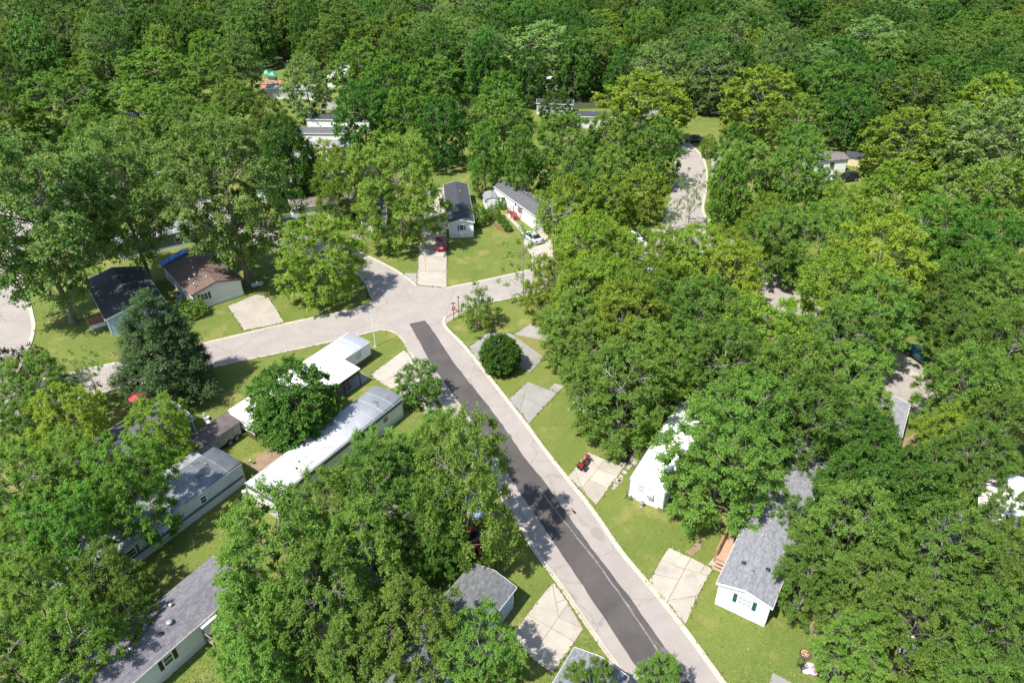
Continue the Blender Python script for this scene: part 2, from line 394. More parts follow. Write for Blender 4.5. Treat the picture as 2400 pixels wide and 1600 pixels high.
# newly laid asphalt strip down the middle of the road
pL = px([(959.8, 759), (1000, 833), (1017.7, 864.6), (1072, 937.7), (1092.5, 965), (1161, 1066), (1222, 1158), (1290.5, 1260), (1389, 1406.6), (1508, 1587), (1560, 1670)])
pR = px([(997, 751), (1028, 795), (1058.5, 842.5), (1106, 903.7), (1140, 944.5), (1177.5, 995.5), (1225, 1066), (1283.7, 1139), (1385.8, 1284), (1471, 1393), (1600, 1577), (1665, 1670)])
def rag(P, amp, step):
    out = []
    for a, b in zip(P[:-1], P[1:]):
        k = max(1, int((b - a).length / step)); nrm = Vector((-(b - a).y, (b - a).x, 0)).normalized()
        for j in range(k): out.append(a.lerp(b, j / k) + nrm * rng.uniform(-amp, amp))
    return out + [P[-1]]
patch = sheet('asphalt_patch', rag(pL, 0.045, 0.7) + rag(pR, 0.045, 0.7)[::-1], 0.034, PATCH, kind='structure')
SEAL = mat('pale_seam', (0.25, 0.235, 0.225), 0.9, 0.2, 3, col2=(0.10, 0.09, 0.088), detail=9)
sm_ = MB(); sp = rag(px([(1262, 1143), (1306, 1201), (1390, 1306), (1460, 1402), (1500, 1462), (1545, 1530), (1600, 1610)]), 0.03, 0.8)
for i in range(len(sp) - 1):
    a, b = sp[i], sp[i + 1]; nn = Vector((-(b - a).y, (b - a).x, 0)).normalized() * (0.05 + 0.05 * rng.random())
    sm_.add([a - nn + Vector((0, 0, .04)), a + nn + Vector((0, 0, .04)), b + nn + Vector((0, 0, .04)), b - nn + Vector((0, 0, .04))], [(3, 2, 1, 0)])
sm_.build('seam', SEAL, patch)
def blotch(name, u, v, rx, ry, rot, m, z, parent, amp=0.25):
    c = gp(u, v); P = []
    for i in range(26):
        a = 2 * math.pi * i / 26; k = 1 + rng.uniform(-amp, amp) * 0.6 + amp * math.sin(3 * a + u)
        x, y = rx * k * math.cos(a), ry * k * math.sin(a); P.append((c.x + x * math.cos(rot) - y * math.sin(rot), c.y + x * math.sin(rot) + y * math.cos(rot)))
    return sheet(name, P, z, m, kind='structure')
STAIN = mat('damp_stain', (0.215, 0.19, 0.175), 0.9, 0.1, 2, col2=(0.26, 0.235, 0.215))
OIL = mat('oil_spot', (0.13, 0.115, 0.10), 0.85, 0.1, 4, col2=(0.19, 0.17, 0.15))
RUSTY = mat('mud_stain', (0.24, 0.195, 0.155), 0.9, 0.1, 3, col2=(0.29, 0.255, 0.225))
SCUFF = mat('chalky_scuff', (0.135, 0.123, 0.117), 0.9, 0.1, 2.5, col2=(0.088, 0.079, 0.076), detail=10)
blotch('road_stain', 1401, 1251, 0.55, 0.95, 0.5, STAIN, 0.030, None, 0.1)
blotch('road_stain', 1326, 1167, 0.16, 0.26, 0.5, OIL, 0.030, None)
blotch('road_stain', 1313, 1159, 0.12, 0.12, 0, OIL, 0.030, None)
blotch('road_stain', 1291, 1128, 0.22, 0.5, 0.4, RUSTY, 0.030, None)
blotch('road_stain', 1335, 1193, 0.35, 0.8, 0.5, RUSTY, 0.030, None, 0.35)
blotch('road_stain', 1361, 1218, 0.22, 1.1, 0.55, RUSTY, 0.030, None, 0.35)


blotch('road_stain', 1560, 1530, 0.2, 1.3, 0.5, SCUFF, 0.042, None, 0.4)

# ---------------------------------------------------------------- kerbs: rolled concrete, cast in pieces
def kerb(line, side, wdt=0.44, seg=3.0, skip=()):
    """line: outer edge of the road; the kerb lies on its inner side (side=+1: left of travel)"""
    root = empty('kerb'); tag(root, kind='structure')
    P = [Vector((p[0], p[1], 0)) for p in line]
    L_ = [0.0]
    for a, b in zip(P[:-1], P[1:]): L_.append(L_[-1] + (b - a).length)
    def at(s):
        s = min(max(s, 0), L_[-1])
        for i in range(len(P) - 1):
            if s <= L_[i + 1] or i == len(P) - 2:
                f = (s - L_[i]) / max(1e-6, L_[i + 1] - L_[i]); d = (P[i + 1] - P[i]).normalized()
                return P[i].lerp(P[i + 1], f), Vector((-d.y, d.x, 0)) * side
    prof = [(0.0, 0.0), (0.0, 0.095), (0.13, 0.10), (0.24, 0.055), (wdt, 0.034), (wdt, 0.0)]
    n = int(L_[-1] / seg) + 1; st = L_[-1] / n
    for k in range(n):
        s0, s1 = k * st + 0.012, (k + 1) * st - 0.012
        mid, _ = at((s0 + s1) / 2)
        if any((mid - Vector(c)).length < r for c, r in skip): continue
        b = MB(); rows = max(1, int(st / 0.9)); vs = []; jz = rng.uniform(-0.008, 0.008)
        for i in range(rows + 1):
            p, nn = at(s0 + (s1 - s0) * i / rows)
            for (o, z) in prof: vs.append((p.x + nn.x * o, p.y + nn.y * o, z + (jz if z > 0.03 else 0)))
        m_ = len(prof); fs = []
        for i in range(rows):
            for j in range(m_ - 1):
                q = (i * m_ + j, i * m_ + j + 1, (i + 1) * m_ + j + 1, (i + 1) * m_ + j); fs.append(q if side < 0 else q[::-1])
        fs += [tuple(range(m_)), tuple(range(rows * m_ + m_ - 1, rows * m_ - 1, -1))]
        b.add(vs, fs); b.build('kerb_segment', KERB, root)
    return root
def gpt(u, v): p = gp(u, v); return (p.x, p.y, 0)
kerb(mainR[:], -1)
kerb(mainL[1:], 1)
kerb(crossS, 1, 0.40)
kerb(crossN, -1, 0.34)
kerb(eastS, 1, 0.36)
kerb(eastN[2:], -1, 0.30)
kerb(nwN[:14], 1, 0.34)
kerb(nwS[:8], -1, 0.30)
kerb(neR, -1, 0.45)
kerb(leftR[4:], -1, 0.5)

# ---------------------------------------------------------------- driveways: cast slabs with weedy joints
def clip(P, a, n, sgn):
    out = []
    for i in range(len(P)):
        p, q = P[i], P[(i + 1) % len(P)]; dp_, dq = (p - a).dot(n) * sgn, (q - a).dot(n) * sgn
        if dp_ >= 0: out.append(p)
        if dp_ * dq < 0: out.append(p.lerp(q, dp_ / (dp_ - dq)))
    return out
def inset(P, d):
    n = len(P); ar = sum(P[i].x * P[(i + 1) % n].y - P[(i + 1) % n].x * P[i].y for i in range(n))
    if ar < 0: P = P[::-1]
    out = []
    for i in range(n):
        e0 = (P[i] - P[i - 1]); e1 = (P[(i + 1) % n] - P[i])
        if e0.length < 1e-4 or e1.length < 1e-4: continue
        e0.normalize(); e1.normalize(); n0 = Vector((-e0.y, e0.x)); n1 = Vector((-e1.y, e1.x)); b = n0 + n1
        k = max(0.35, b.dot(n0)); out.append(P[i] + b * (d / k) * 0.999)
    return out
def driveway(poly, cuts=(), m=CONC, gap=0.018, world=False, name='driveway', h=0.045):
    P = [Vector((p[0], p[1])) for p in (poly if world else px(poly))]
    base = sheet(name, P, 0.030, WEED, kind='structure')
    pieces = [P]
    for c in cuts:
        a, b = [Vector((q[0], q[1])) for q in (c[:2] if world else px(c[:2]))]; d = (b - a).normalized(); nn = Vector((-d.y, d.x)); new = []
        lo, hi = sorted((0, (b - a).dot(d)))
        for q in pieces:
            s = [(p - a).dot(nn) for p in q]; t = [(p - a).dot(d) for p in q]
            ctr = sum(t) / len(t)
            if min(s) < -0.15 and max(s) > 0.15 and lo - 0.3 <= ctr <= hi + 0.3:
                new += [clip(q, a, nn, 1), clip(q, a, nn, -1)]
            else: new.append(q)
        pieces = [q for q in new if len(q) > 2]
    for q in pieces:
        I = inset(q, gap + rng.uniform(0, 0.01)); top = h + rng.uniform(0.004, 0.016)
        b = MB(); b.prism([(p.x, p.y) for p in I], 0.0, top); b.build('slab', m, base)
    return base
X8 = lambda L_: [(800 + .3401 * a, 533 + .3401 * b) for a, b in L_]
XM = lambda L_: [(1320 + .10204 * a, 1020 + .10204 * b) for a, b in L_]
XG = lambda L_: [(1400 + .3189 * a, 1000 + .3189 * b) for a, b in L_]
XC = lambda L_: [(1000 + .2232 * a, 1250 + .2232 * b) for a, b in L_]
driveway([(946, 821), (866.7, 879), (897, 900), (925, 915), (952, 938), (997, 915), (977, 862), (957, 828)], [((930, 870), (950, 838)), ((905, 893), (985, 845)), ((915, 880), (960, 905))])
driveway([(848, 872.8), (868, 886.5), (795, 935), (772, 918)], [((820, 895), (840, 905))], CONC2, name='porch_slab')
driveway([(975, 930), (1004, 918), (1030, 958), (1000, 985)], [], CONC)
driveway(X8([(872, 827), (1012, 725), (1190, 735), (1300, 665), (1400, 680), (1450, 790), (1400, 900), (1300, 1000), (1200, 960), (985, 940), (970, 953)]),
         [X8([(1010, 725), (985, 940)]), X8([(1100, 735), (1215, 960)]), X8([(1200, 760), (1300, 850)]), X8([(1230, 920), (1400, 905)]), X8([(1200, 740), (1400, 780)])], CONC2)
driveway(X8([(1152, 1182), (1285, 1065), (1490, 1140), (1290, 1355)]), [X8([(1285, 1065), (1230, 1270)]), X8([(1200, 1140), (1400, 1240)])], CONC2)
driveway(X8([(1430, 1115), (1470, 1075), (1535, 1095), (1492, 1139)]), [X8([(1450, 1090), (1515, 1120)])], CONC2, name='walkway')
driveway(X8([(1535, 1100), (1600, 1030), (1750, 1080), (1765, 1200), (1700, 1310), (1552, 1262), (1627, 1166), (1522, 1124)]), [X8([(1627, 1166), (1760, 1200)])], CONC2, name='patio')
driveway(XM([(105, 955), (570, 390), (1385, 740), (1240, 960), (760, 1600)]),
         [XM([(960, 560), (600, 1010)]), XM([(235, 830), (900, 1160)]), XM([(600, 1010), (405, 1250)]), XM([(630, 690), (1245, 945)]), XM([(420, 1240), (700, 1568)]), XM([(310, 900), (440, 1210)])])
driveway(XM([(1262, 690), (1370, 590), (1560, 420), (1735, 590), (1635, 725), (1390, 745)]), [XM([(1400, 720), (1640, 500)]), XM([(1430, 560), (1600, 700)])], CONC, name='walkway')
driveway(XG([(362, 1150), (410, 1080), (475, 965), (525, 885), (690, 962), (850, 1045), (810, 1105), (740, 1240), (650, 1452)]),
         [XG([(690, 960), (490, 1330)]), XG([(470, 975), (545, 1010)]), XG([(545, 1010), (850, 1110)]), XG([(410, 1080), (620, 1130)]), XG([(555, 1270), (735, 1240)]), XG([(800, 1000), (765, 1060)])])
driveway(XG([(810, 1010), (905, 905), (945, 925), (900, 1000), (855, 1040)]), [XG([(850, 950), (910, 985)])], CONC, name='walkway')
driveway(XC([(1312, 528), (1345, 520), (1480, 720), (1645, 1000), (1330, 1470), (1180, 1370), (860, 1130), (1060, 840)]),
         [XC([(1385, 880), (1140, 1230)]), XC([(1325, 560), (1385, 880)]), XC([(1385, 880), (1530, 770)]), XC([(1060, 850), (1300, 990)]), XC([(1385, 880), (1640, 1000)]), XC([(1300, 990), (1540, 1130)]), XC([(1330, 740), (1440, 700)])])
driveway([(571, 776), (667, 757), (645, 720), (629, 697), (600, 690), (534, 718)], [], CONC)
driveway([(976, 669), (1046.6, 675), (1047.5, 600), (1048, 560), (1046, 500), (1040, 440), (1005, 440), (985, 553)],
         [((970, 602), (1060, 603)), ((970, 636), (1060, 637)), ((995, 600), (998, 637)), ((980, 560), (1050, 562))], CONC)
driveway([(1242, 633), (1262, 627), (1310, 614), (1290, 560), (1270, 535), (1230, 545), (1226, 575), (1246, 602)], [((1230, 590), (1300, 580)), ((1235, 615), (1300, 600))], CONC)
driveway([(1490, 592), (1540, 580), (1530, 565), (1500, 552), (1470, 540), (1448, 558)], [((1500, 590), (1525, 560))], CONC)
driveway([(1419, 522), (1425, 518), (1462, 536), (1458, 542)], [((1438, 525), (1440, 540))], CONC, name='walkway')
driveway([(1183, 504), (1190, 500), (1226, 536), (1222, 545)], [((1200, 510), (1210, 525))], CONC, name='walkway')
driveway([(822, 552), (848, 542), (853, 556), (835, 570), (826, 565)], [], CONC2)
driveway([(635, 532), (652, 520), (700, 498), (715, 510), (668, 540)], [], CONC)
driveway([(1665, 372), (1690, 368), (1700, 408), (1666, 412)], [], CONC2)
driveway([(1596, 324), (1650, 322), (1652, 330), (1612, 334)], [], CONC)
driveway([(1810.6, 1575.7), (1856.5, 1600), (1880, 1630), (1790, 1640)], [], CONC2)
driveway([(2120, 862), (2195, 890), (2190, 905), (2130, 880), (2108, 868)], [], CONC)
driveway([(750, 215), (790, 245), (800, 262), (765, 258), (745, 262), (770, 250)], [], CONC2)
rs = random.Random(9)
# flat stepping stones beside the motorcycle driveway
st = empty('stepping_stones'); tag(st, kind='structure')
for (a, b) in ((1480, 745), (1410, 850), (1330, 950), (1250, 1030), (1215, 1085), (1195, 1140), (1150, 1200), (1330, 1010), (1300, 1060), (1480, 690)):
    c = gp(*XM([(a, b)])[0]); m_ = MB(); k = 7
    m_.prism([(c.x + rs.uniform(.2, .33) * math.cos(6.283 * i / k), c.y + rs.uniform(.2, .33) * math.sin(6.283 * i / k)) for i in range(k)], 0, 0.045)
    m_.build('stone', CONC, st)
# bare earth and mulch
rw = random.Random(5)
for nm, m_, pts in (('dirt_patch', DIRT, [(586, 1094), (621, 1056), (656, 1046), (664, 1069), (632, 1095), (605, 1110)]),
                    ('dirt_patch', DIRT, XG([(640, 915), (770, 800), (800, 820), (720, 930), (700, 945)])),
                    ('dirt_patch', DIRT, XG([(870, 720), (920, 705), (900, 760), (850, 770)])),
                    ('dirt_patch', DIRT, [(610, 765), (560, 735), (600, 722), (640, 725)][:0] or XM([(1390, 350), (1560, 320), (1600, 420), (1480, 440)])),
                    ('dirt_patch', DIRT, [(1905, 1452), (1925, 1480), (1918, 1500), (1898, 1480)]),
                    ('dirt_patch', DIRT, [(2110, 1040), (2145, 1010), (2160, 1050), (2130, 1075)]),
                    ('dirt_patch', MULCH, [(1114, 436), (1140, 434), (1152, 446), (1120, 454)]),
                    ('dirt_patch', MULCH, [(1153, 517), (1180, 538), (1205, 541), (1198, 546), (1170, 540), (1155, 526)]),
                    ('dirt_patch', MULCH, [(852, 549), (885, 552), (897, 556), (890, 560), (855, 556)]),
                    ('dirt_patch', MULCH, [(1112, 750), (1130, 748), (1140, 760), (1132, 775), (1113, 770), (1106, 760)]),
                    ('play_mulch', PMULCH, [(600, 205), (616, 194), (632, 188), (664, 188), (668, 196), (650, 204), (632, 206), (615, 207)]),
                    ):
    P = px(pts); sheet(nm, wavy([(p.x, p.y) for p in P], 0.22, rw), 0.011 if nm == 'dirt_patch' else 0.012, m_, kind='structure')

# tufts of longer grass standing in the lawns (not on roads or drives)
_paved = [[(v.co.x, v.co.y) for v in o.data.vertices] for o in C.objects if o.type == 'MESH' and o.name.split('.')[0] in ('road', 'driveway', 'porch_slab', 'walkway', 'patio', 'dirt_patch', 'play_mulch')]
def _inside(X, Y, P):
    P = np.array(P); ins = np.zeros(len(X), bool); j = len(P) - 1
    for i in range(len(P)):
        c_ = ((P[i, 1] > Y) != (P[j, 1] > Y)) & (X < (P[j, 0] - P[i, 0]) * (Y - P[i, 1]) / (P[j, 1] - P[i, 1] + 1e-12) + P[i, 0]); ins ^= c_; j = i
    return ins
_V, _t = tufts(); _bad = np.zeros(len(_V), bool)
for P_ in _paved: _bad |= _inside(_V[:, 0, 0], _V[:, 0, 1], P_)
_V, _t = _V[~_bad], _t[~_bad]
# ragged fringe where the lawn meets slabs and kerbs
_rg = np.random.default_rng(12); _P = []
for o in list(C.objects):
    if o.type == 'MESH' and o.name.split('.')[0] == 'driveway':
        vs_ = [v.co.copy() for v in o.data.vertices]; vs_.append(vs_[0])
        for p0, p1 in zip(vs_[:-1], vs_[1:]):
            k = int((p1 - p0).length * 14)
            for f in _rg.random(k): q = p0.lerp(p1, f); _P.append((q.x, q.y))
for ln in (mainR, mainL, crossS, crossN, eastS, nwN):
    for p0, p1 in zip(ln[:-1], ln[1:]):
        k = int((p1 - p0).length * 9)
        for f in _rg.random(k): q = p0.lerp(p1, f); _P.append((q.x, q.y))
_P = np.array(_P); _dens = np.sin(_P[:, 0] * 2.1) + np.sin(_P[:, 1] * 1.7 + 1) + _rg.normal(0, .8, len(_P)); _P = _P[_dens > -.2]; _m2 = len(_P)
_P = _P + _rg.normal(0, .07, _P.shape); _a = _rg.uniform(0, 6.283, _m2); _h = _rg.uniform(.06, .15, _m2); _r = _rg.uniform(.05, .14, _m2); _W = np.empty((_m2, 4, 3)); _W[:, 0] = np.stack([_P[:, 0], _P[:, 1], np.full(_m2, .02)], 1)
for k, (s_, t_) in enumerate(((1, .8), (0, 1), (-1, .8))): _W[:, k + 1] = np.stack([_P[:, 0] + _r * np.cos(_a + s_), _P[:, 1] + _r * np.sin(_a + s_), .04 + _h * t_], 1)
_V = np.concatenate([_V, _W]); _t = np.concatenate([_t, _rg.random(_m2)]); _n = len(_V)
_me = bpy.data.meshes.new('grass'); _me.vertices.add(_n * 4); _me.vertices.foreach_set('co', _V.astype(np.float32).ravel())
_me.loops.add(_n * 4); _me.loops.foreach_set('vertex_index', np.arange(_n * 4, dtype=np.int32)); _me.polygons.add(_n); _me.polygons.foreach_set('loop_start', (np.arange(_n) * 4).astype(np.int32))
_me.attributes.new('tint', 'FLOAT', 'FACE').data.foreach_set('value', _t.astype(np.float32))
_m = bpy.data.materials.new('grass_blade'); _m.use_nodes = True; _tr = _m.node_tree; _N = _tr.nodes
_an = _N.new('ShaderNodeAttribute'); _an.attribute_name = 'tint'; _mx = _N.new('ShaderNodeMix'); _mx.data_type = 'RGBA'; _tr.links.new(_an.outputs['Fac'], _mx.inputs['Factor'])
_mx.inputs['A'].default_value = (.05, .10, .015, 1); _mx.inputs['B'].default_value = (.19, .235, .055, 1); _tr.links.new(_mx.outputs['Result'], _N['Principled BSDF'].inputs['Base Color']); _N['Principled BSDF'].inputs['Roughness'].default_value = .9
_me.materials.append(_m); _me.update()
_g = bpy.data.objects.new('grass', _me); C.objects.link(_g); tag(_g, kind='stuff')
# ---------------------------------------------------------------- homes
WHITE = siding_mat('white_siding', (0.80, 0.80, 0.78))
PURE = mat('white_trim', (0.80, 0.80, 0.78), 0.5, 0.03, 3)
CREAM = siding_mat('cream_siding', (0.66, 0.65, 0.57))
PBLUE = siding_mat('pale_blue_siding', (0.40, 0.50, 0.58))
LBLUE = siding_mat('light_blue_siding', (0.30, 0.42, 0.50))
GREYS = siding_mat('grey_siding', (0.40, 0.42, 0.43))
LGREY = siding_mat('light_grey_siding', (0.55, 0.57, 0.58))
OLIVE = siding_mat('olive_grey_siding', (0.17, 0.19, 0.18))
TAN = siding_mat('tan_siding', (0.42, 0.37, 0.30), 0.3, vertical=True)
WHITEV = siding_mat('white_panel', (0.80, 0.80, 0.78), 0.4, vertical=True)
SKW = siding_mat('white_skirting', (0.72, 0.72, 0.70), 0.3, vertical=True)
SKB = siding_mat('brown_skirting', (0.115, 0.060, 0.045), 0.3, vertical=True)
SKG = siding_mat('grey_skirting', (0.50, 0.52, 0.52), 0.3, vertical=True)
ROOFW = mat('white_metal_roof', (0.80, 0.80, 0.80), 0.45, 0.02, 0.6, dirt=0.25, dirtcol=(0.60, 0.58, 0.54), dscale=0.5)
ROOFS = mat('silver_coated_roof', (0.44, 0.455, 0.475), 0.75, 0.05, 0.7, 0.1, 8, col2=(0.36, 0.375, 0.40), dirt=0.95, dirtcol=(0.20, 0.075, 0.04), dscale=0.8, thresh=0.565)
ROOFD = mat('dirty_metal_roof', (0.17, 0.18, 0.20), 0.6, 0.1, 0.8, 0.1, 10, col2=(0.30, 0.31, 0.33), dirt=0.9, dirtcol=(0.08, 0.05, 0.04), dscale=0.45, thresh=0.56)
SHG = shingle_mat('grey_shingles', (0.23, 0.235, 0.25), (0.16, 0.165, 0.18), (0.33, 0.335, 0.35))
SHD = shingle_mat('dark_shingles', (0.045, 0.048, 0.056), (0.032, 0.034, 0.042), (0.066, 0.068, 0.078))
SHM = shingle_mat('charcoal_shingles', (0.10, 0.102, 0.11), (0.075, 0.077, 0.085), (0.135, 0.137, 0.145))
SHB = shingle_mat('brown_shingles', (0.135, 0.088, 0.075), (0.105, 0.066, 0.056), (0.175, 0.12, 0.10))
SHL = shingle_mat('lavender_grey_shingles', (0.19, 0.18, 0.20), (0.145, 0.138, 0.155), (0.245, 0.235, 0.255))
SHT = shingle_mat('taupe_shingles', (0.16, 0.135, 0.125), (0.12, 0.10, 0.09), (0.21, 0.18, 0.165))
GLASS = mat('window_glass', (0.035, 0.045, 0.05), 0.08, 0.1, 2, spec=0.6)
GLASSL = mat('blind_behind_glass', (0.42, 0.47, 0.45), 0.2, 0.05, 2)
BLACK = mat('black_shutter', (0.018, 0.018, 0.02), 0.5, 0.1, 4)
GREENS = mat('green_shutter', (0.015, 0.085, 0.075), 0.5, 0.1, 4)
MAROON = mat('maroon_shutter', (0.07, 0.025, 0.025), 0.5, 0.1, 4)
GREYSH = mat('grey_shutter', (0.22, 0.24, 0.26), 0.5, 0.1, 4)
STRIPE = mat('slate_blue_stripe', (0.085, 0.11, 0.14), 0.5, 0.05, 3)
VENT = mat('galvanised', (0.50, 0.51, 0.52), 0.35, 0.08, 6, metal=0.6)
DARKM = mat('dark_metal', (0.02, 0.02, 0.022), 0.5, 0.1, 5)
WOODO = mat('cedar_wood', (0.36, 0.19, 0.10), 0.75, 0.15, 5, 0.2, 20, col2=(0.29, 0.145, 0.075))
DECKP = mat('deck_board', (0.42, 0.265, 0.185), 0.8, 0.12, 4, 0.2, 20, col2=(0.35, 0.215, 0.15))
WOODB = mat('brown_rail', (0.13, 0.062, 0.035), 0.75, 0.15, 5)
WOODR = mat('red_stain', (0.27, 0.035, 0.030), 0.6, 0.12, 5)
OLDW = mat('weathered_wood', (0.19, 0.155, 0.125), 0.9, 0.2, 6, 0.3, 20, col2=(0.29, 0.24, 0.19))

def slope_part(name, b, m, parent): return b.build(name, m, parent)
def window(root, wall, w, L, pos, z, ww, hh, frame=PURE, glass=GLASS, shut=None, sash=True, sw=0.32, proud=0.035, grid=0):
    """a window on wall f/b/l/r of a home frame (x across, y along); parts frame > pane, shutters"""
    def T(a, o, zz):        # a along wall, o outward
        if wall == 'f': return (a, -o, zz)
        if wall == 'b': return (a, L + o, zz)
        if wall == 'l': return (-w / 2 - o, a, zz)
        return (w / 2 + o, a, zz)
    def bx(b, a0, a1, o0, o1, z0, z1):
        p = [T(a0, o0, z0), T(a1, o1, z1)]
        b.box(min(p[0][0], p[1][0]), max(p[0][0], p[1][0]), min(p[0][1], p[1][1]), max(p[0][1], p[1][1]), z0, z1)
    f = MB(); a0, a1, t = pos - ww / 2, pos + ww / 2, 0.07
    bx(f, a0, a1, .003, proud, z, z + t); bx(f, a0, a1, .003, proud, z + hh - t, z + hh)
    bx(f, a0, a0 + t, .003, proud, z + t + .002, z + hh - t - .002); bx(f, a1 - t, a1, .003, proud, z + t + .002, z + hh - t - .002)
    if sash: bx(f, a0 + t + .002, a1 - t - .002, .003, proud - .005, z + hh * .5 - .025, z + hh * .5 + .025)
    for k in range(grid): 
        c = a0 + t + (ww - 2 * t) * (k + 1) / (grid + 1); bx(f, c - .02, c + .02, .003, proud - .01, z + t + .002, z + hh - t - .002)
    wo = f.build('window', frame, root)
    p = MB(); bx(p, a0 + t + .003, a1 - t - .003, .002, .015, z + t + .003, z + hh - t - .003); p.build('pane', glass, wo)
    if shut:
        for s in (a0 - sw - .02, a1 + .02):
            q = MB(); bx(q, s, s + sw, .003, .03, z - .02, z + hh + .02); so = q.build('shutter', shut, root)
            r_ = MB()
            for k in range(7): zz = z + .05 + (hh - .1) * k / 7; bx(r_, s + .05, s + sw - .05, .031, .042, zz, zz + .06)
            r_.build('louvre', shut, so)
def door(root, wall, w, L, pos, z, m=PURE, ww=0.86, hh=2.0):
    s = {'f': -1, 'b': 1, 'l': -1, 'r': 1}[wall]
    def bx(b, a0, a1, o0, o1, z0, z1):
        if wall in 'fb': 
            y0 = (L if wall == 'b' else 0); ys = sorted((y0 + s * o0, y0 + s * o1)); b.box(a0, a1, ys[0], ys[1], z0, z1)
        else: xs = sorted((s * (w / 2 + o0), s * (w / 2 + o1))); b.box(xs[0], xs[1], a0, a1, z0, z1)
    d = MB(); bx(d, pos - ww / 2, pos + ww / 2, .003, .04, z, z + hh); do = d.build('door', m, root)
    k = MB(); bx(k, pos + ww / 2 - .14, pos + ww / 2 - .08, .041, .09, z + .95, z + 1.02); k.build('handle', VENT, do)
    q = MB(); bx(q, pos - ww * .3, pos + ww * .3, .041, .05, z + 1.1, z + 1.75); q.build('pane', GLASS, do)
def vent(root, x, y, z, kind='pipe', h=0.45, r=0.12):
    b = MB()
    if kind == 'pipe': b.cyl((x, y, z - .25), (x, y, z + h), r * .45, 8).lathe([(r * .9, h - .06), (r * .9, h + .02), (r * .3, h + .09), (0.005, h + .1)], n=10, c=(x, y, z)); b.build('roof_vent', VENT, root)
    elif kind == 'stack': b.lathe([(r * .7, -.25), (r * .7, h * .6), (r * 1.35, h * .62), (r * 1.35, h * .86), (r * .5, h), (0.005, h)], n=12, c=(x, y, z)); b.build('roof_vent', VENT, root)
    else: b.lathe([(r, -.12), (r * .95, .1), (r * .5, .17), (0.005, .18)], n=10, c=(x, y, z)); b.build('roof_vent', DARKM, root)

def shingle_stuff(root, w, L, ez, rise, oh, col, seed):
    """real courses of asphalt tabs on a gable roof (joined: too many to lift singly)"""
    rg = random.Random(seed); half = w / 2 + oh; sl = math.hypot(half, rise); nrow = int(sl / 0.16); V = []; F = []; T = []
    for s in (-1, 1):
        for r_ in range(nrow):
            d0 = sl * r_ / nrow; d1 = min(sl, d0 + sl / nrow * 1.15); y = -oh - rg.random() * .3
            while y < L + oh:
                y1 = y + rg.choice((.2, .28, .33, .36)); a, b = max(y, -oh), min(y1, L + oh)
                if b - a > .05:
                    k0, k1 = d0 / sl, d1 / sl; t = 0.010 + .010 * rg.random(); i = len(V)
                    x0, z0 = s * half * (1 - k0), ez + rise * k0; x1, z1 = s * half * (1 - k1), ez + rise * k1
                    V += [(x0, a, z0 + t + .012), (x0, b, z0 + t + .012), (x1, b, z1 + .006), (x1, a, z1 + .006), (x0, a, z0 + .001), (x0, b, z0 + .001)]
                    F += [(i, i + 1, i + 2, i + 3) if s > 0 else (i + 3, i + 2, i + 1, i), (i + 4, i + 5, i + 1, i) if s > 0 else (i, i + 1, i + 5, i + 4)]
                    q = rg.random(); T += [q, q]
                y = y1 + .012
    me = bpy.data.meshes.new('shingles'); me.from_pydata(V, [], F)
    at = me.attributes.new('tint', 'FLOAT', 'FACE'); at.data.foreach_set('value', T)
    m = bpy.data.materials.new('tab_shingle'); m.use_nodes = True; t = m.node_tree; N = t.nodes; b = N['Principled BSDF']
    an = N.new('ShaderNodeAttribute'); an.attribute_name = 'tint'; mx = N.new('ShaderNodeMix'); mx.data_type = 'RGBA'; t.links.new(an.outputs['Fac'], mx.inputs['Factor'])
    mx.inputs['A'].default_value = (*col[0], 1); mx.inputs['B'].default_value = (*col[1], 1)
    tc = N.new('ShaderNodeTexCoord'); nz = N.new('ShaderNodeTexNoise'); nz.inputs['Scale'].default_value = 2.2; nz.inputs['Detail'].default_value = 8; t.links.new(tc.outputs['Object'], nz.inputs['Vector'])
    mr = N.new('ShaderNodeMapRange'); mr.inputs['To Min'].default_value = .95; mr.inputs['To Max'].default_value = 1.05; t.links.new(nz.outputs['Fac'], mr.inputs['Value'])
    ml = N.new('ShaderNodeMix'); ml.data_type = 'RGBA'; ml.blend_type = 'MULTIPLY'; ml.inputs['Factor'].default_value = 1; t.links.new(mx.outputs['Result'], ml.inputs['A']); t.links.new(mr.outputs[0], ml.inputs['B'])
    t.links.new(ml.outputs['Result'], b.inputs['Base Color']); b.inputs['Roughness'].default_value = 0.92
    me.materials.append(m); me.update()
    o = bpy.data.objects.new('shingles', me); C.objects.link(o); o.parent = root; o['kind'] = 'stuff'
    return o

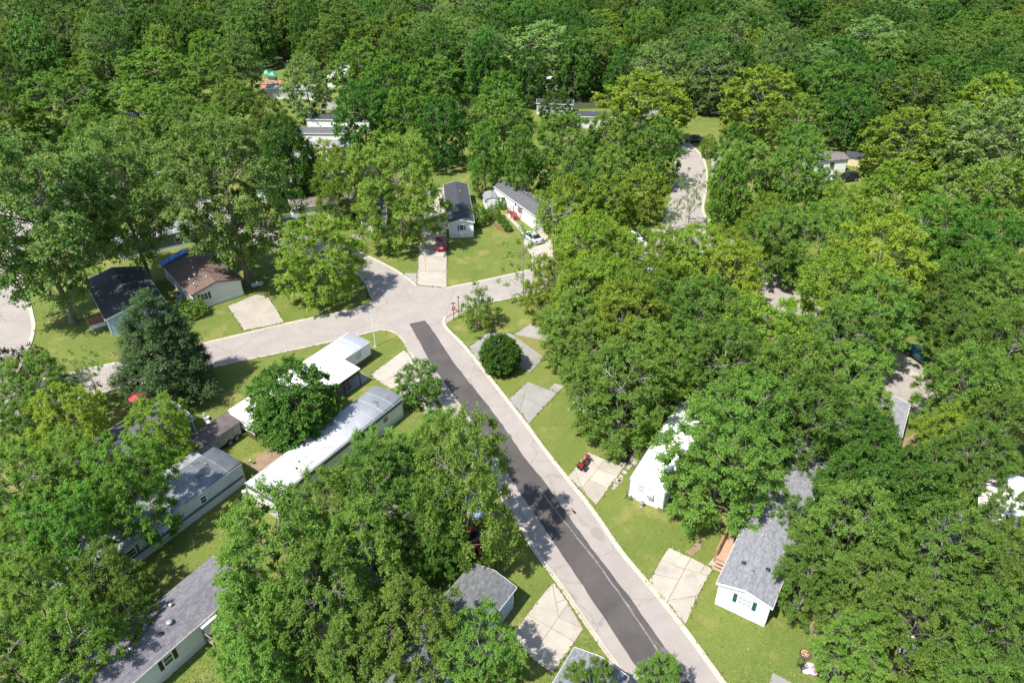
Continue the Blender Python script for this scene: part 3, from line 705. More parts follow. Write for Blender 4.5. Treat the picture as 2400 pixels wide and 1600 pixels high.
def home(name, label, corner, az, w, L, side='L', ez=2.75, rise=0.55, roof='gable', wallm=WHITE, skirt=SKW, sk=0.62, roofm=SHG, trim=PURE, oh=0.22, bands=None, group='mobile homes of the park', real_shingles=None):
    """corner: world position of the front-left (side L) or front-right (R) wall corner; az: direction of the long axis"""
    a = R(az); ax = Vector((math.cos(a), math.sin(a), 0)); xx = Vector((ax.y, -ax.x, 0))
    o = Vector((corner[0], corner[1], 0)) + xx * (w / 2 if side == 'L' else -w / 2)
    root = empty(name, o, a - math.pi / 2, label, 'home', group)
    h = w / 2
    if roof == 'gable': prof = [(-h, ez), (0, ez + rise * h / (h + oh)), (h, ez)]
    elif roof == 'bow': prof = [(-h, ez)] + [(h * math.sin(q), ez - 0.01 + rise * (math.cos(q))) for q in [R(-70 + 14 * i) for i in range(11)]] + [(h, ez)]
    else: prof = [(-h, ez), (0, ez + rise), (h, ez)]
    MB().extr([(-h, sk)] + prof + [(h, sk)], 0, L).build('wall', wallm, root)
    s_ = MB(); d = .03
    s_.box(-h - .001, h + .001, -.001 , L + .001, -.05, sk - .004)
    if sk > .2: s_.build('skirting', skirt, root)
    th = 0.09
    if roof in ('gable', 'flat'):
        H_ = h + oh; zt = ez + rise; k = rise / H_
        ze = ez - 0.0
        P = [(-H_, ze), (0, zt), (H_, ze), (H_, ze + th), (0, zt + th), (-H_, ze + th)]
        # roof sheet sits on the wall: shift up by the overhang drop
        MB().extr([(x, z + .012) for x, z in P], -oh, L + oh).build('roof', roofm, root)
        if real_shingles: shingle_stuff(root, w, L, ez + .012 + th, rise, oh, real_shingles, int(az * 10 + L))
        for y0, y1 in ((-oh - .035, -oh - .002), (L + oh + .002, L + oh + .035)):
            MB().extr([(-H_ - .01, ze - .10), (0, zt - .10), (H_ + .01, ze - .10), (H_ + .01, ze + th + .02), (0, zt + th + .02), (-H_ - .01, ze + th + .02)], y0, y1).build('fascia', trim, root)
        for s in (-1, 1):
            x0, x1 = sorted((s * (H_ + .002), s * (H_ + .03))); MB().box(x0, x1, -oh, L + oh, ze - .06, ze + th).build('gutter', trim, root)
    else:
        arc = [((h + .06) * math.sin(q), ez + .02 + rise * math.cos(q) - rise * math.cos(R(75)) * .2) for q in [R(-78 + 13 * i) for i in range(13)]]
        P = arc + [(x * .98, z - .05) for x, z in arc[::-1]]
        MB().extr(P, -.08, L + .08, smooth=True).build('roof', roofm, root)
        e = MB()
        for s in (-1, 1): x0, x1 = sorted((s * (h + .004), s * (h + .075))); e.box(x0, x1, -.09, L + .09, ez - .05, ez + .06)
        e.build('drip_edge', trim, root)
        nb = int(L / 1.5)
        for i in range(1, nb):
            y = L * i / nb; A2 = [(x, z + .012) for x, z in arc]; MB().extr(A2 + arc[::-1], y - .02, y + .02).build('seam', roofm, root)
    for z0, z1, m_ in (bands or []):
        b = MB(); b.box(-h - .012, -h - .002, .0, L, z0, z1); b.box(h + .002, h + .012, .0, L, z0, z1); b.box(-h, h, -.012, -.002, z0, z1); b.box(-h, h, L + .002, L + .012, z0, z1); b.build('band', m_, root)
    # corner posts
    for x in (-1, 1):
        for y in (0, 1):
            x0, x1 = sorted((x * (h - .09), x * (h + .018))); y0, y1 = (-.018, .09) if y == 0 else (L - .09, L + .018); MB().box(x0, x1, y0, y1, sk - .02, ez - .002).build('corner_trim', trim, root)
    root['w'] = w; root['L'] = L
    return root
def sides(root, items):
    w, L = root['w'], root['L']
    for it in items: window(root, it[0], w, L, *it[1:5 + 0], **(it[5] if len(it) > 5 else {}))
def rails(root_or_none, b, pts, z0, z1, bal=0.14, r=.035, sz=.02):
    pass

# 1 grey shingled home, bottom right
h1 = home('mobile_home', 'white gabled home with light grey shingles and green shutters beside the wooden deck', (17.25, 38.15), 57.7, 4.2, 21, ez=2.75, rise=.62, roofm=SHG, real_shingles=((0.150, 0.155, 0.17), (0.235, 0.24, 0.255)))
sides(h1, [('f', .15, 1.35, 1.25, 1.0, dict(shut=GREENS, glass=GLASSL, grid=2)), ('l', 9.5, 1.3, .9, 1.0, dict(shut=GREENS)), ('l', 13, 1.3, .9, 1.0, dict(shut=GREENS)), ('r', 4, 1.3, .9, 1.0, dict(shut=GREENS)), ('r', 11, 1.3, .9, 1.0, {})])
door(h1, 'l', 4.2, 21, 6.6, .75)
for x, y in ((-.95, 2.6), (.95, 3.0)): vent(h1, x, y, 3.2, 'dome', r=.22)
vent(h1, .0, 2.0, 3.35, 'dome', r=.1); vent(h1, -.5, 6.2, 3.25, 'pipe', .2)
# 2 white flat-roofed trailer
h2 = home('mobile_home', 'white trailer with flat white roof and satellite dish beside the motorcycle driveway', (11.55, 50.55), 59.3, 3.65, 18.5, ez=2.5, rise=.16, roof='bow', roofm=ROOFW, wallm=WHITEV, sk=.45, skirt=SKW, trim=GREYSH)
sides(h2, [('f', -.55, 1.25, .8, 1.05, dict(glass=GLASSL)), ('f', .45, 1.25, .9, 1.05, dict(glass=GLASSL)), ('l', 6, 1.2, .9, .9, {}), ('r', 5, 1.2, .9, .9, {}), ('r', 11, 1.2, .9, .9, {})])
door(h2, 'l', 3.65, 18.5, 8.2, .5)
ac = MB(); ac.box(.17, .74, -.42, -.05, 1.30, 1.72); aco = ac.build('air_conditioner', PURE, h2)
gr_ = MB()
for k in range(5): gr_.box(.2, .71, -.435, -.422, 1.34 + .07 * k, 1.38 + .07 * k)
gr_.build('grille', GREYSH, aco)
# 3 white roofed trailer at the corner
h3 = home('mobile_home', 'white trailer with blank white roof and brown skirting on the corner by the flagpole', (-31.1, 60.9), 57.1, 3.7, 18.5, ez=2.62, rise=.2, roof='bow', roofm=ROOFW, wallm=WHITEV, skirt=SKB, sk=.8, trim=PURE)
sides(h3, [('r', 16.4, 1.35, 1.05, .95, dict(glass=GLASSL, grid=2, sash=False)), ('f', .45, 1.75, .8, .5, {}), ('r', 3.5, 1.35, .9, .9, {}), ('r', 7, 1.35, .9, .9, {}), ('l', 5, 1.4, .9, .9, {})])
door(h3, 'r', 3.7, 18.5, 11.0, .82)
aw = MB()
aw.add([(1.86, 8.3, 2.78), (1.86, 13.9, 2.78), (4.6, 13.9, 2.42), (4.6, 8.3, 2.42), (1.86, 8.3, 2.7), (1.86, 13.9, 2.7), (4.6, 13.9, 2.34), (4.6, 8.3, 2.34)], [(3, 2, 1, 0), (4, 5, 6, 7), (0, 1, 5, 4), (1, 2, 6, 5), (2, 3, 7, 6), (3, 0, 4, 7)])
awo = aw.build('awning', ROOFW, h3)
for y in (8.5, 11.1, 13.7): MB().box(4.44, 4.52, y - .04, y + .04, .0, 2.34).build('post', DARKM, awo)
# porch deck with steps under the awning
dk = empty('porch_deck', h3.matrix_basis @ Vector((3.0, 10.6, 0)), h3.rotation_euler.z, 'shaded brown porch deck with dark railing under the white awning', 'deck')
for k in range(14): MB().box(-1.1 + .16 * k, -1.1 + .16 * k + .145, -2.2, 1.6, .62, .66).build('deck_board', OLDW, dk)
for k in range(4): MB().box(-.9, .9, 1.62 + .28 * k, 1.62 + .28 * k + .26, .46 - .15 * k, .5 - .15 * k).build('step', OLDW, dk)
r_ = MB()
for y in (-2.2, -.3, 1.55): r_.box(1.06, 1.14, y - .04, y + .04, 0, 1.6)
r_.box(1.05, 1.15, -2.24, 1.6, 1.6, 1.64); r_.box(1.07, 1.13, -2.2, 1.56, 1.0, 1.06)
r_.build('railing', WOODB, dk)
# 4 rusty silver trailer
h4 = home('mobile_home', 'old trailer with bowed silver roof streaked by rust above the dark green maple', (-25.8, 49.8), 57.0, 4.05, 18.4, ez=2.55, rise=.42, roof='bow', roofm=ROOFS, wallm=CREAM, skirt=SKG, sk=.6, trim=ROOFS, bands=[(2.0, 2.5, STRIPE)])
sides(h4, [('r', 6.2, 1.15, .8, .8, {}), ('r', 11.0, 1.15, .9, .8, {}), ('r', 15.5, 1.15, .9, .8, {}), ('f', 0, 1.3, 1.0, .8, {}), ('b', 0, 1.3, 1.2, .9, {})])
for x, y in ((-.9, 6.6), (-.7, 6.9), (.4, 4.7), (.9, 3.9), (-.5, 13)): vent(h4, x, y, 2.9, 'dome', r=.12)
# 5 long trailer with the dark stripe
h5 = home('mobile_home', 'long pale trailer with dark blue stripe and dirty grey roof left of the rusty trailer', (-27.1, 52.5), -122.9, 4.3, 18.5, side='L', ez=2.55, rise=.36, roof='bow', roofm=ROOFD, wallm=siding_mat('pale_panel', (0.46, 0.53, 0.57), 1.2, vertical=True), skirt=SKG, sk=.5, trim=VENT, bands=[(.85, 1.2, STRIPE)])
sides(h5, [('l', 4.7, 1.25, .75, .85, {}), ('l', 9.0, 1.15, 1.05, .85, dict(shut=STRIPE, sw=.25)), ('l', 12.3, 1.2, 1.0, .85, dict(shut=STRIPE, sw=.25)), ('l', 15.2, 1.2, .8, .85, {})])
ab = MB(); ab.add([(-2.17, 8.3, 2.1), (-2.17, 9.7, 2.1), (-2.75, 9.7, 1.75), (-2.75, 8.3, 1.75), (-2.17, 8.3, 2.06), (-2.17, 9.7, 2.06), (-2.75, 9.7, 1.71), (-2.75, 8.3, 1.71)], [(0, 1, 2, 3), (7, 6, 5, 4), (0, 4, 5, 1), (1, 5, 6, 2), (2, 6, 7, 3), (3, 7, 4, 0)]); ab.build('window_awning', VENT, h5)
lt = MB(); lt.box(2.17, 3.6, 1.2, 5.2, 2.36, 2.42); lt.box(2.17, 3.5, 1.3, 5.1, 0, 2.355); lt.build('side_room', ROOFD, h5)
for x, y in ((-.9, 3.7), (-1.2, 5.2), (.3, 2.2), (-.4, 8.5)): vent(h5, x, y, 2.9, 'pipe', .18, .1)
# 6 lavender grey home bottom left
h6 = home('mobile_home', 'long pale grey home with purplish shingles and black shutters in the bottom left corner', (-22.2, 38.3), -122.8, 4.25, 18.5, side='L', ez=2.62, rise=.66, roofm=SHL, wallm=LGREY, skirt=SKG, sk=.6, real_shingles=((0.115, 0.110, 0.125), (0.175, 0.166, 0.185)))
sides(h6, [('l', 7.6, 1.2, .85, 1.0, dict(shut=BLACK)), ('l', 11.6, 1.2, .85, 1.0, dict(shut=BLACK)), ('l', 15.2, 1.2, .85, 1.0, dict(shut=BLACK)), ('f', 0, 1.3, .9, .9, {})])
door(h6, 'l', 4.25, 18.5, 4.0, .72, PURE)
MB().box(-2.65, -2.13, 3.3, 4.7, 2.38, 2.43).build('door_canopy', PURE, h6)
for x, y, k in ((-.7, 6.0, 'stack'), (-.9, 6.9, 'dome'), (.5, 5.0, 'pipe'), (-.3, 9, 'pipe')): vent(h6, x, y, 3.1, k, .4, .2)
# 7 dark blue roofed home, left
h7 = home('mobile_home', 'pale blue home with dark slate roof at the far left, orange porch beside it', (-53.6, 79.9), 126.8, 7.3, 13, ez=2.6, rise=.95, roofm=SHD, wallm=PBLUE, skirt=siding_mat('blue_skirting', (0.46, 0.54, 0.60), .3, vertical=True), sk=.65)
sides(h7, [('l', 3, 1.2, .9, 1.0, {}), ('l', 9, 1.2, .9, 1.0, {}), ('r', 4, 1.2, .9, 1.0, {}), ('r', 9, 1.2, .9, 1.0, {})])
for x, y, k in ((1.0, 3.2, 'stack'), (2.4, 12.5, 'pipe'), (.2, 3.0, 'dome'), (1.7, 3.4, 'pipe'), (.6, 5.4, 'dome')): vent(h7, x, y, 3.35, k, .4, .16)
# 8 brown roofed home
h8 = home('mobile_home', 'cream home with wide brown shingle roof and blue tarp over its far end', (-44.7, 86.4), 130.3, 7.0, 12.6, ez=2.6, rise=.95, roofm=SHB, wallm=CREAM, skirt=SKW, sk=.72, trim=SHB)
sides(h8, [('f', -2.0, 1.25, 1.1, 1.05, dict(shut=MAROON, grid=1)), ('l', 2.2, 1.2, .9, 1.0, {}), ('l', 5.2, 1.2, .9, 1.0, {}), ('l', 8.2, 1.2, .9, 1.0, {}), ('r', 5, 1.2, .9, 1.0, {})])
for x, y, k in ((-.9, 6.3, 'stack'), (-1.5, 4.0, 'stack'), (-2.6, 1.2, 'pipe'), (.0, 6.0, 'dome'), (-2.6, 2.9, 'pipe'), (.2, 3.0, 'dome'), (-.5, 2.0, 'pipe')): vent(h8, x, y, 3.2, k, .45, .17)
MB().box(3.9, 6.6, 7.6, 10.6, 2.3, 2.38).build('porch_roof', SHB, h8)
for x, y in ((6.5, 7.7), (6.5, 10.5)): MB().box(x - .05, x + .05, y - .05, y + .05, 0, 2.3).build('porch_post', OLDW, h8)
# tarp over the far end of the ridge
tp = empty('tarp', h8.matrix_basis @ Vector((-1.6, 12.2, 2.9)), h8.rotation_euler.z, 'crumpled bright blue tarp over the far edge of the brown roof', 'tarp')
TARP = mat('blue_tarp', (0.012, 0.13, 0.50), 0.35, 0.25, 2.5, 0.6, 6, col2=(0.02, 0.20, 0.62), spec=.5)
tr_ = random.Random(8); V = []; F = []; nx, ny = 16, 7
for i in range(nx):
    for j in range(ny):
        x = -2.4 + 4.2 * i / (nx - 1); y = -.9 + 1.8 * j / (ny - 1); px_ = -1.6 + x
        zr = 2.6 + .11 + .95 * (1 - abs(px_) / 3.72) - 2.9; hang = max(0, y - .62) * 1.5
        V.append((x, y + tr_.uniform(-.06, .06), zr + .09 + tr_.uniform(0, .09) - hang))
for i in range(nx - 1):
    for j in range(ny - 1): F.append((i * ny + j, (i + 1) * ny + j, (i + 1) * ny + j + 1, i * ny + j + 1))
tb = MB(); tb.add(V, F, smooth=False); to = tb.build('sheet', TARP, tp); sm = to.modifiers.new('thick', 'SOLIDIFY'); sm.thickness = .02
# 9 long dark roofed home in the middle
h9 = home('mobile_home', 'narrow white home with long near-black roof behind the red car', (-10.6, 110.4), 96.9, 4.1, 17.3, ez=2.7, rise=.6, roofm=SHD, wallm=WHITE, skirt=SKW, sk=.7)
sides(h9, [('f', .05, 1.3, .75, 1.0, dict(shut=GREYSH)), ('r', 4, 1.3, .9, .9, {}), ('r', 11, 1.3, .9, .9, {}), ('l', 6, 1.3, .9, .9, {})])
vent(h9, .6, 12, 3.2, 'pipe'); vent(h9, -.6, 6, 3.2, 'dome')
# 10 white home with red steps
h10 = home('mobile_home', 'white home with charcoal roof and red steps right of the small white shed', (4.1, 113.3), 118.4, 4.1, 16.2, ez=2.75, rise=.6, roofm=SHM, wallm=WHITE, skirt=SKW, sk=.7)
sides(h10, [('l', 5.6, 1.2, 1.1, 1.1, dict(shut=BLACK, sw=.25)), ('l', 11.5, 1.4, .6, .8, {}), ('f', .3, 1.2, 1.2, 1.1, dict(shut=BLACK, sw=.25, grid=1))])
door(h10, 'l', 4.1, 16.2, 7.2, .78)
vent(h10, -.6, 12.5, 3.2, 'pipe', .4); vent(h10, .6, 8, 3.2, 'pipe', .4); vent(h10, .8, 12, 3.2, 'pipe', .3)
# 11 white home left of the red car
h11 = home('mobile_home', 'white fronted home half hidden by the big maple left of the red car', (-25.8, 112.5), 99, 4.2, 16, ez=2.7, rise=.6, roofm=SHM, wallm=WHITE, skirt=SKW, sk=.7)
sides(h11, [('f', -.1, 1.25, .95, 1.15, dict(shut=GREYSH)), ('l', 4, 1.3, .9, .9, {}), ('r', 6, 1.3, .9, .9, {})])
# 12..: homes further back
def back(name_lab, corner, az, w, L, side, roofm, wallm, wins=(), **kw):
    h = home('mobile_home', name_lab, corner, az, w, L, side=side, roofm=roofm, wallm=wallm, **kw)
    sides(h, wins); vent(h, .5, L * .4, 3.15, 'pipe', .35); vent(h, -.5, L * .7, 3.15, 'dome', r=.16)
    return h
h12 = back('light grey home with dark front window beside the road bend above the locust', (-38.5, 116.6), 21, 4.2, 13, 'R', SHT, LGREY, [('r', 5.2, 1.1, 1.1, 1.15, dict(frame=DARKM)), ('f', 0, 1.2, .9, .9, {}), ('r', 10, 1.2, .9, .9, {})])
h13 = back('pale blue sided home with white skirting behind the narrow dark tree', (-45.8, 124.6), 36, 4.2, 16, 'R', SHG, LBLUE, [('r', 5, 1.2, .9, .9, {}), ('r', 11.5, 1.2, .6, 1.1, {}), ('f', 0, 1.2, .9, .9, {})])
h14 = back('long white home with dark grey roof seen side-on right of the tall cottonwoods', (-54, 159.4), -1, 4.2, 16.2, 'R', SHM, WHITE, [('r', 8.4, 1.6, .9, .45, {}), ('r', 10.5, 1.3, .4, .7, {}), ('r', 4, 1.3, .9, .9, {})])
h15 = back('white home with pale grey roof directly below the long white home', (-49, 147.6), 12, 4.2, 14, 'R', SHG, WHITE, [('r', 5, 1.3, .9, .9, {}), ('r', 12, 1.3, .7, .9, {})])
p16 = gp(728, 281, 2.6)
h16 = back('shaded white home with black roof behind the long white home', (p16.x - 1, p16.y), -4, 4.2, 15, 'R', SHD, WHITE, [('r', 6, 1.3, .6, .9, {}), ('r', 10, 1.3, .6, .9, {})])
p17 = gp(628, 232, 0)
h17 = back('small slate blue home in front of the playground', (p17.x, p17.y), -6, 4.2, 13, 'R', SHG, GREYS, [('r', 3.0, 1.4, .5, .5, {}), ('r', 3.0, .8, .5, .4, {})])
p18 = gp(768, 205, 0)
h18 = back('far white home with rounded front beside the gravel drive', (p18.x, p18.y), 88, 4.6, 14, 'L', ROOFW, WHITE, [('f', 0, .8, 1.8, 1.4, {})], roof='bow', rise=.6)
p19 = gp(226, 305, 0)
h19 = back('long white trailer with grey roof stretching behind the left cottonwoods', (p19.x, p19.y), 1, 4.4, 19, 'R', SHG, WHITE, [('r', 5, 1.3, .9, .9, {}), ('r', 12, 1.3, .9, .9, {})])
p19b = gp(380, 316, 0)
h19b = back('grey roofed home with white wall just right of the long white trailer', (p19b.x, p19b.y), -9, 4.4, 17, 'R', SHM, WHITE, [('r', 5, 1.3, .9, .9, {}), ('r', 12, 1.3, .5, 1.2, {})])
p20 = gp(250, 226, 0)
h20 = back('small home with pale weathered roof among the upper left trees', (p20.x, p20.y), 15, 4.2, 9, 'R', SHT, LGREY, [('r', 4, 1.3, .9, .9, {})])
p21 = gp(425, 160, 0)
h21 = back('distant grey roofed home at the edge of the upper left wood', (p21.x, p21.y), 5, 4.2, 10, 'R', SHG, WHITE, [('r', 4, 1.3, .9, .9, {})])
p21b = gp(315, 102, 0)
h21b = back('most distant white home above the olive spreading trees', (p21b.x, p21b.y), 5, 4.2, 9, 'R', ROOFW, WHITE, [('r', 4, 1.3, .9, .9, {})])
h22 = back('white home with brownish roof in the right hand clearing', (gp(1977, 404, 0).x - 7.5, gp(1977, 404, 0).y - 1.5), 12, 4.4, 8, 'R', SHT, WHITE, [('r', 4.6, 1.2, 1.0, 1.1, dict(frame=OLDW)), ('r', 1.6, 1.3, .9, .9, {})], trim=SHT)
p23 = gp(1258, 268, 0)
h23 = back('grey home with black shaded roof above the road bend trees', (p23.x, p23.y), -8, 4.2, 9, 'R', SHD, GREYS, [('r', 3, 1.3, .9, .9, {})])
p23b = gp(1350, 300, 0)
h23b = back('second black roofed grey home, right of the one above the bend', (p23b.x, p23b.y), -6, 4.2, 10, 'R', SHD, LGREY, [('r', 4, 1.3, .9, .9, {})])
p23c = gp(1275, 212, 0)
h23c = back('white trailer deep in the trees at upper centre', (p23c.x, p23c.y), 0, 4.2, 12, 'R', ROOFW, WHITE, [('r', 4, 1.3, .9, .9, {})])
h24 = back('white roofed trailer buried in the bright trees right of the junction', (20, 87.5), 118, 4.1, 10, 'L', ROOFW, WHITE, [('f', 0, 1.3, .9, .9, {})], roof='bow', rise=.3)
h24b = back('white sided home behind the bright sparse trees above the two parked cars', (16.6, 120), 118, 4.1, 16, 'L', SHM, WHITE, [('l', 6, 1.3, .9, .9, {}), ('f', 0, 1.3, .9, .9, {})])
h24c = back('pale home with white walls behind the road bend trees', (30, 170), 60, 4.1, 14, 'L', SHG, WHITE, [('l', 6, 1.3, .9, .9, {}), ('f', 0, 1.3, .9, .9, {})])
_c25 = gp(2127, 950, 2.7)
h25 = back('home with flat grey shingle roof in the gap near the blue pickup', (_c25.x, _c25.y), -122, 4.3, 17, 'L', SHG, GREYS, [('l', 5, 1.3, .9, .9, {}), ('l', 11, 1.3, .9, .9, {})])
# white ribbed roof at the right edge
p26 = gp(2298, 1218, 2.6); q26 = gp(2298, 1108, 2.6)
h26 = back('shed-roofed home with white ribbed metal roof stained brown at the right edge', (p26.x, p26.y), math.degrees(math.atan2(q26.y - p26.y, q26.x - p26.x)), 5.0, (q26 - p26).length + .6, 'L', ROOFW, siding_mat('pale_green_siding', (0.36, 0.47, 0.42)), [('l', 2, 1.3, .8, .9, {})], roof='flat', rise=.12)
RIB = mat('brown_streak_rib', (0.28, 0.16, 0.10), .6, .2, 2, col2=(0.45, 0.34, 0.27))
for k in range(int(h26['L'] / .33)):
    MB().box(-2.65, -.3 - .9 * math.sin(k * 1.7) ** 2, .33 * k, .33 * k + .10, 2.70, 2.935).build('rib', RIB, h26)
# 27 blue walled home end, bottom centre; 28 its neighbour
h27 = home('mobile_home', 'grey roofed home end with pale blue wall beside the cracked slab drive', (0.1, 37.75), -123, 4.1, 17, side='L', ez=2.5, rise=.6, roofm=SHM, wallm=LBLUE, skirt=SKG, sk=.5, real_shingles=((0.085, 0.09, 0.095), (0.145, 0.15, 0.155)))
sides(h27, [('l', 5, 1.2, .9, .9, {}), ('l', 11, 1.2, .9, .9, {}), ('f', 0, 1.2, 1.0, .9, {})])
vent(h27, .2, 3.3, 2.95, 'dome', r=.25)
h28 = home('mobile_home', 'grey roofed home corner at the bottom edge beside the road', (8.3, 29.9), -122, 4.1, 15, side='L', ez=2.5, rise=.6, roofm=SHG, wallm=LGREY, skirt=SKG, sk=.5, real_shingles=((0.13, 0.135, 0.15), (0.205, 0.21, 0.225)))
sides(h28, [('f', 0, 1.2, 1.0, .9, {})])
# 29 olive home behind the cottonwoods, 31 olive home near the pine
h29 = back('olive grey home in deep shade behind the tall left cottonwoods', (gp(283, 612).x, gp(283, 612).y), 33, 4.2, 15, 'R', SHG, OLIVE, [('r', 2.4, 1.1, 1.1, 1.3, {}), ('r', 9, 1.1, .9, 1.0, {}), ('f', 0, 1.2, .9, .9, {})])
p31 = gp(464, 1026, 0)
h31 = home('mobile_home', 'dark shingled home with olive wall and white skirting under the yellow-green tree', (p31.x, p31.y), -124, 5.4, 13, side='L', ez=2.7, rise=.75, roofm=SHM, wallm=OLIVE, skirt=SKW, sk=.75)
sides(h31, [('l', 4, 1.2, .9, .9, {}), ('f', 0, 1.2, 1.0, .9, {})])
h32 = back('grey roofed home hidden under the bottom centre maples', (-8.5, 45.5), -123, 4.1, 16, 'L', SHT, CREAM, [('l', 5, 1.2, .9, .9, {})])
h33 = back('dark roofed home hidden below the lower right maples', (30.5, 33.5), 57, 4.2, 15, 'L', SHM, GREYS, [('f', 0, 1.2, .9, .9, {})])
h34 = back('white home among the right hand maples near the street of parked cars', (gp(2240, 895).x, gp(2240, 895).y), 57, 4.2, 15, 'L', ROOFW, WHITE, [('f', 0, 1.2, .9, .9, {})], roof='bow', rise=.3)
h35 = back('pale grey roofed home under the tall left trees behind the dark slate roof', (gp(150, 480).x, gp(150, 480).y), 20, 4.2, 17, 'R', SHG, WHITE, [('r', 5, 1.2, .9, .9, {}), ('r', 11, 1.2, .9, .9, {})])

# ---------------------------------------------------------------- sheds
def barn_shed(label, x, y, rz, w, L, wallm, roofm, trimm, wall_h=1.5, rise=.75, doors='f'):
    root = empty('garden_shed', (x, y, 0), rz, label, 'shed'); h = w / 2
    g_ = [(-h, wall_h), (-h * .72, wall_h + rise * .68), (0, wall_h + rise), (h * .72, wall_h + rise * .68), (h, wall_h)]
    MB().extr([(-h, 0)] + g_ + [(h, 0)], 0, L).build('wall', wallm, root)
    o = [(a * 1.07, b + .03) for a, b in g_]; o[0] = (o[0][0], o[0][1] - .08); o[-1] = (o[-1][0], o[-1][1] - .08)
    MB().extr(o + [(a, b - .05) for a, b in o[::-1]], -.1, L + .1).build('roof', roofm, root)
    MB().extr([(a * 1.01, b + .035) for a, b in o] + [(a * .93, b - .07) for a, b in o[::-1]], -.125, -.102).build('fascia', trimm, root)
    for s in (-1, 1):
        x0, x1 = sorted((s * .03, s * h * .68)); d = MB().box(x0, x1, -.03, -.003, .08, wall_h + .12).build('door', wallm, root)
        t = MB()
        for q in ((x0, x0 + .07), (x1 - .07, x1)): t.box(q[0], q[1], -.05, -.031, .08, wall_h + .12)
        for z in (.08, wall_h * .5 + .05, wall_h + .05): t.box(x0 + .072, x1 - .072, -.05, -.031, z, z + .07)
        for za, zb in ((.15, wall_h * .5 + .05), (wall_h + .05, wall_h * .5 + .12)):
            a, b = (x0 + .08, x1 - .08) if s < 0 else (x1 - .08, x0 + .08)
            t.tube([(a, -.042, za), (b, -.042, zb)], .03, 4)
        t.build('cross_brace', trimm, d)
    return root
GREYT = mat('grey_trim', (0.36, 0.40, 0.44), .6, .05, 3)
p = gp(1155, 490, 0)
barn_shed('small white barn-roofed shed with X-braced double doors beside the white home', p.x - .2, p.y, R(8), 2.5, 3.2, WHITE, SHG, GREYT, 1.55, .8)
p = gp(228, 616, 0)
barn_shed('tan shed with double doors in the shade behind the slate roofed home', p.x - .3, p.y, R(36), 3.0, 3.4, TAN, SHT, PURE, 1.7, .8)
BEIGE = siding_mat('beige_board', (0.62, 0.50, 0.37), .3, vertical=True)
p = gp(2013, 388, 0)
barn_shed('beige shed with small black gambrel roof alone on the right hand clearing', p.x + .3, p.y, R(60), 2.7, 3.2, BEIGE, SHD, BEIGE, 1.7, .9)
# ---------------------------------------------------------------- trees
BARK = mat('bark', (0.115, 0.095, 0.075), 0.95, 0.25, 7, 0.8, 25, col2=(0.20, 0.18, 0.15))
BARKL = mat('pale_bark', (0.20, 0.18, 0.155), 0.95, 0.2, 7, 0.6, 25, col2=(0.33, 0.31, 0.28))
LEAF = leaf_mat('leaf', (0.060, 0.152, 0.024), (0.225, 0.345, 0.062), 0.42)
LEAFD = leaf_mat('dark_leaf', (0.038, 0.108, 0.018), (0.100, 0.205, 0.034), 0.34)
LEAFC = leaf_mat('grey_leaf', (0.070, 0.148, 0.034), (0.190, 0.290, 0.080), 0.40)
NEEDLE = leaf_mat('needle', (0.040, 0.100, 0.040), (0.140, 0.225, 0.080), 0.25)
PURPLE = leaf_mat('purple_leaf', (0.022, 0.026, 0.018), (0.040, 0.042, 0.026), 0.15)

def mesh_np(name, V, F, m, tint=None, smooth=False):
    me = bpy.data.meshes.new(name)
    nf, k = F.shape
    me.vertices.add(len(V)); me.vertices.foreach_set('co', V.astype(np.float32).ravel())
    me.loops.add(nf * k); me.loops.foreach_set('vertex_index', F.astype(np.int32).ravel())
    me.polygons.add(nf); me.polygons.foreach_set('loop_start', (np.arange(nf) * k).astype(np.int32))
    if tint is not None:
        a = me.attributes.new('tint', 'FLOAT', 'FACE'); a.data.foreach_set('value', tint.astype(np.float32))
    me.materials.append(m); me.update(); me.validate(clean_customdata=False)
    if smooth: me.polygons.foreach_set('use_smooth', np.ones(nf, dtype=bool))
    return me

def leaves(rng, base, along, normal, size, aspect):
    """kite shaped blades: base point, direction, normal, length"""
    n = len(base)
    side = np.cross(normal, along); side /= np.linalg.norm(side, axis=1, keepdims=True) + 1e-9
    nn = np.cross(along, side)
    s = size[:, None]
    V = np.empty((n, 4, 3))
    V[:, 0] = base
    V[:, 1] = base + along * s * 0.45 + side * s * aspect * 0.5 + nn * s * 0.10
    V[:, 2] = base + along * s
    V[:, 3] = base + along * s * 0.45 - side * s * aspect * 0.5 + nn * s * 0.10
    F = np.arange(n * 4).reshape(n, 4)
    return V.reshape(-1, 3), F

def unit(a): return a / (np.linalg.norm(a, axis=1, keepdims=True) + 1e-9)

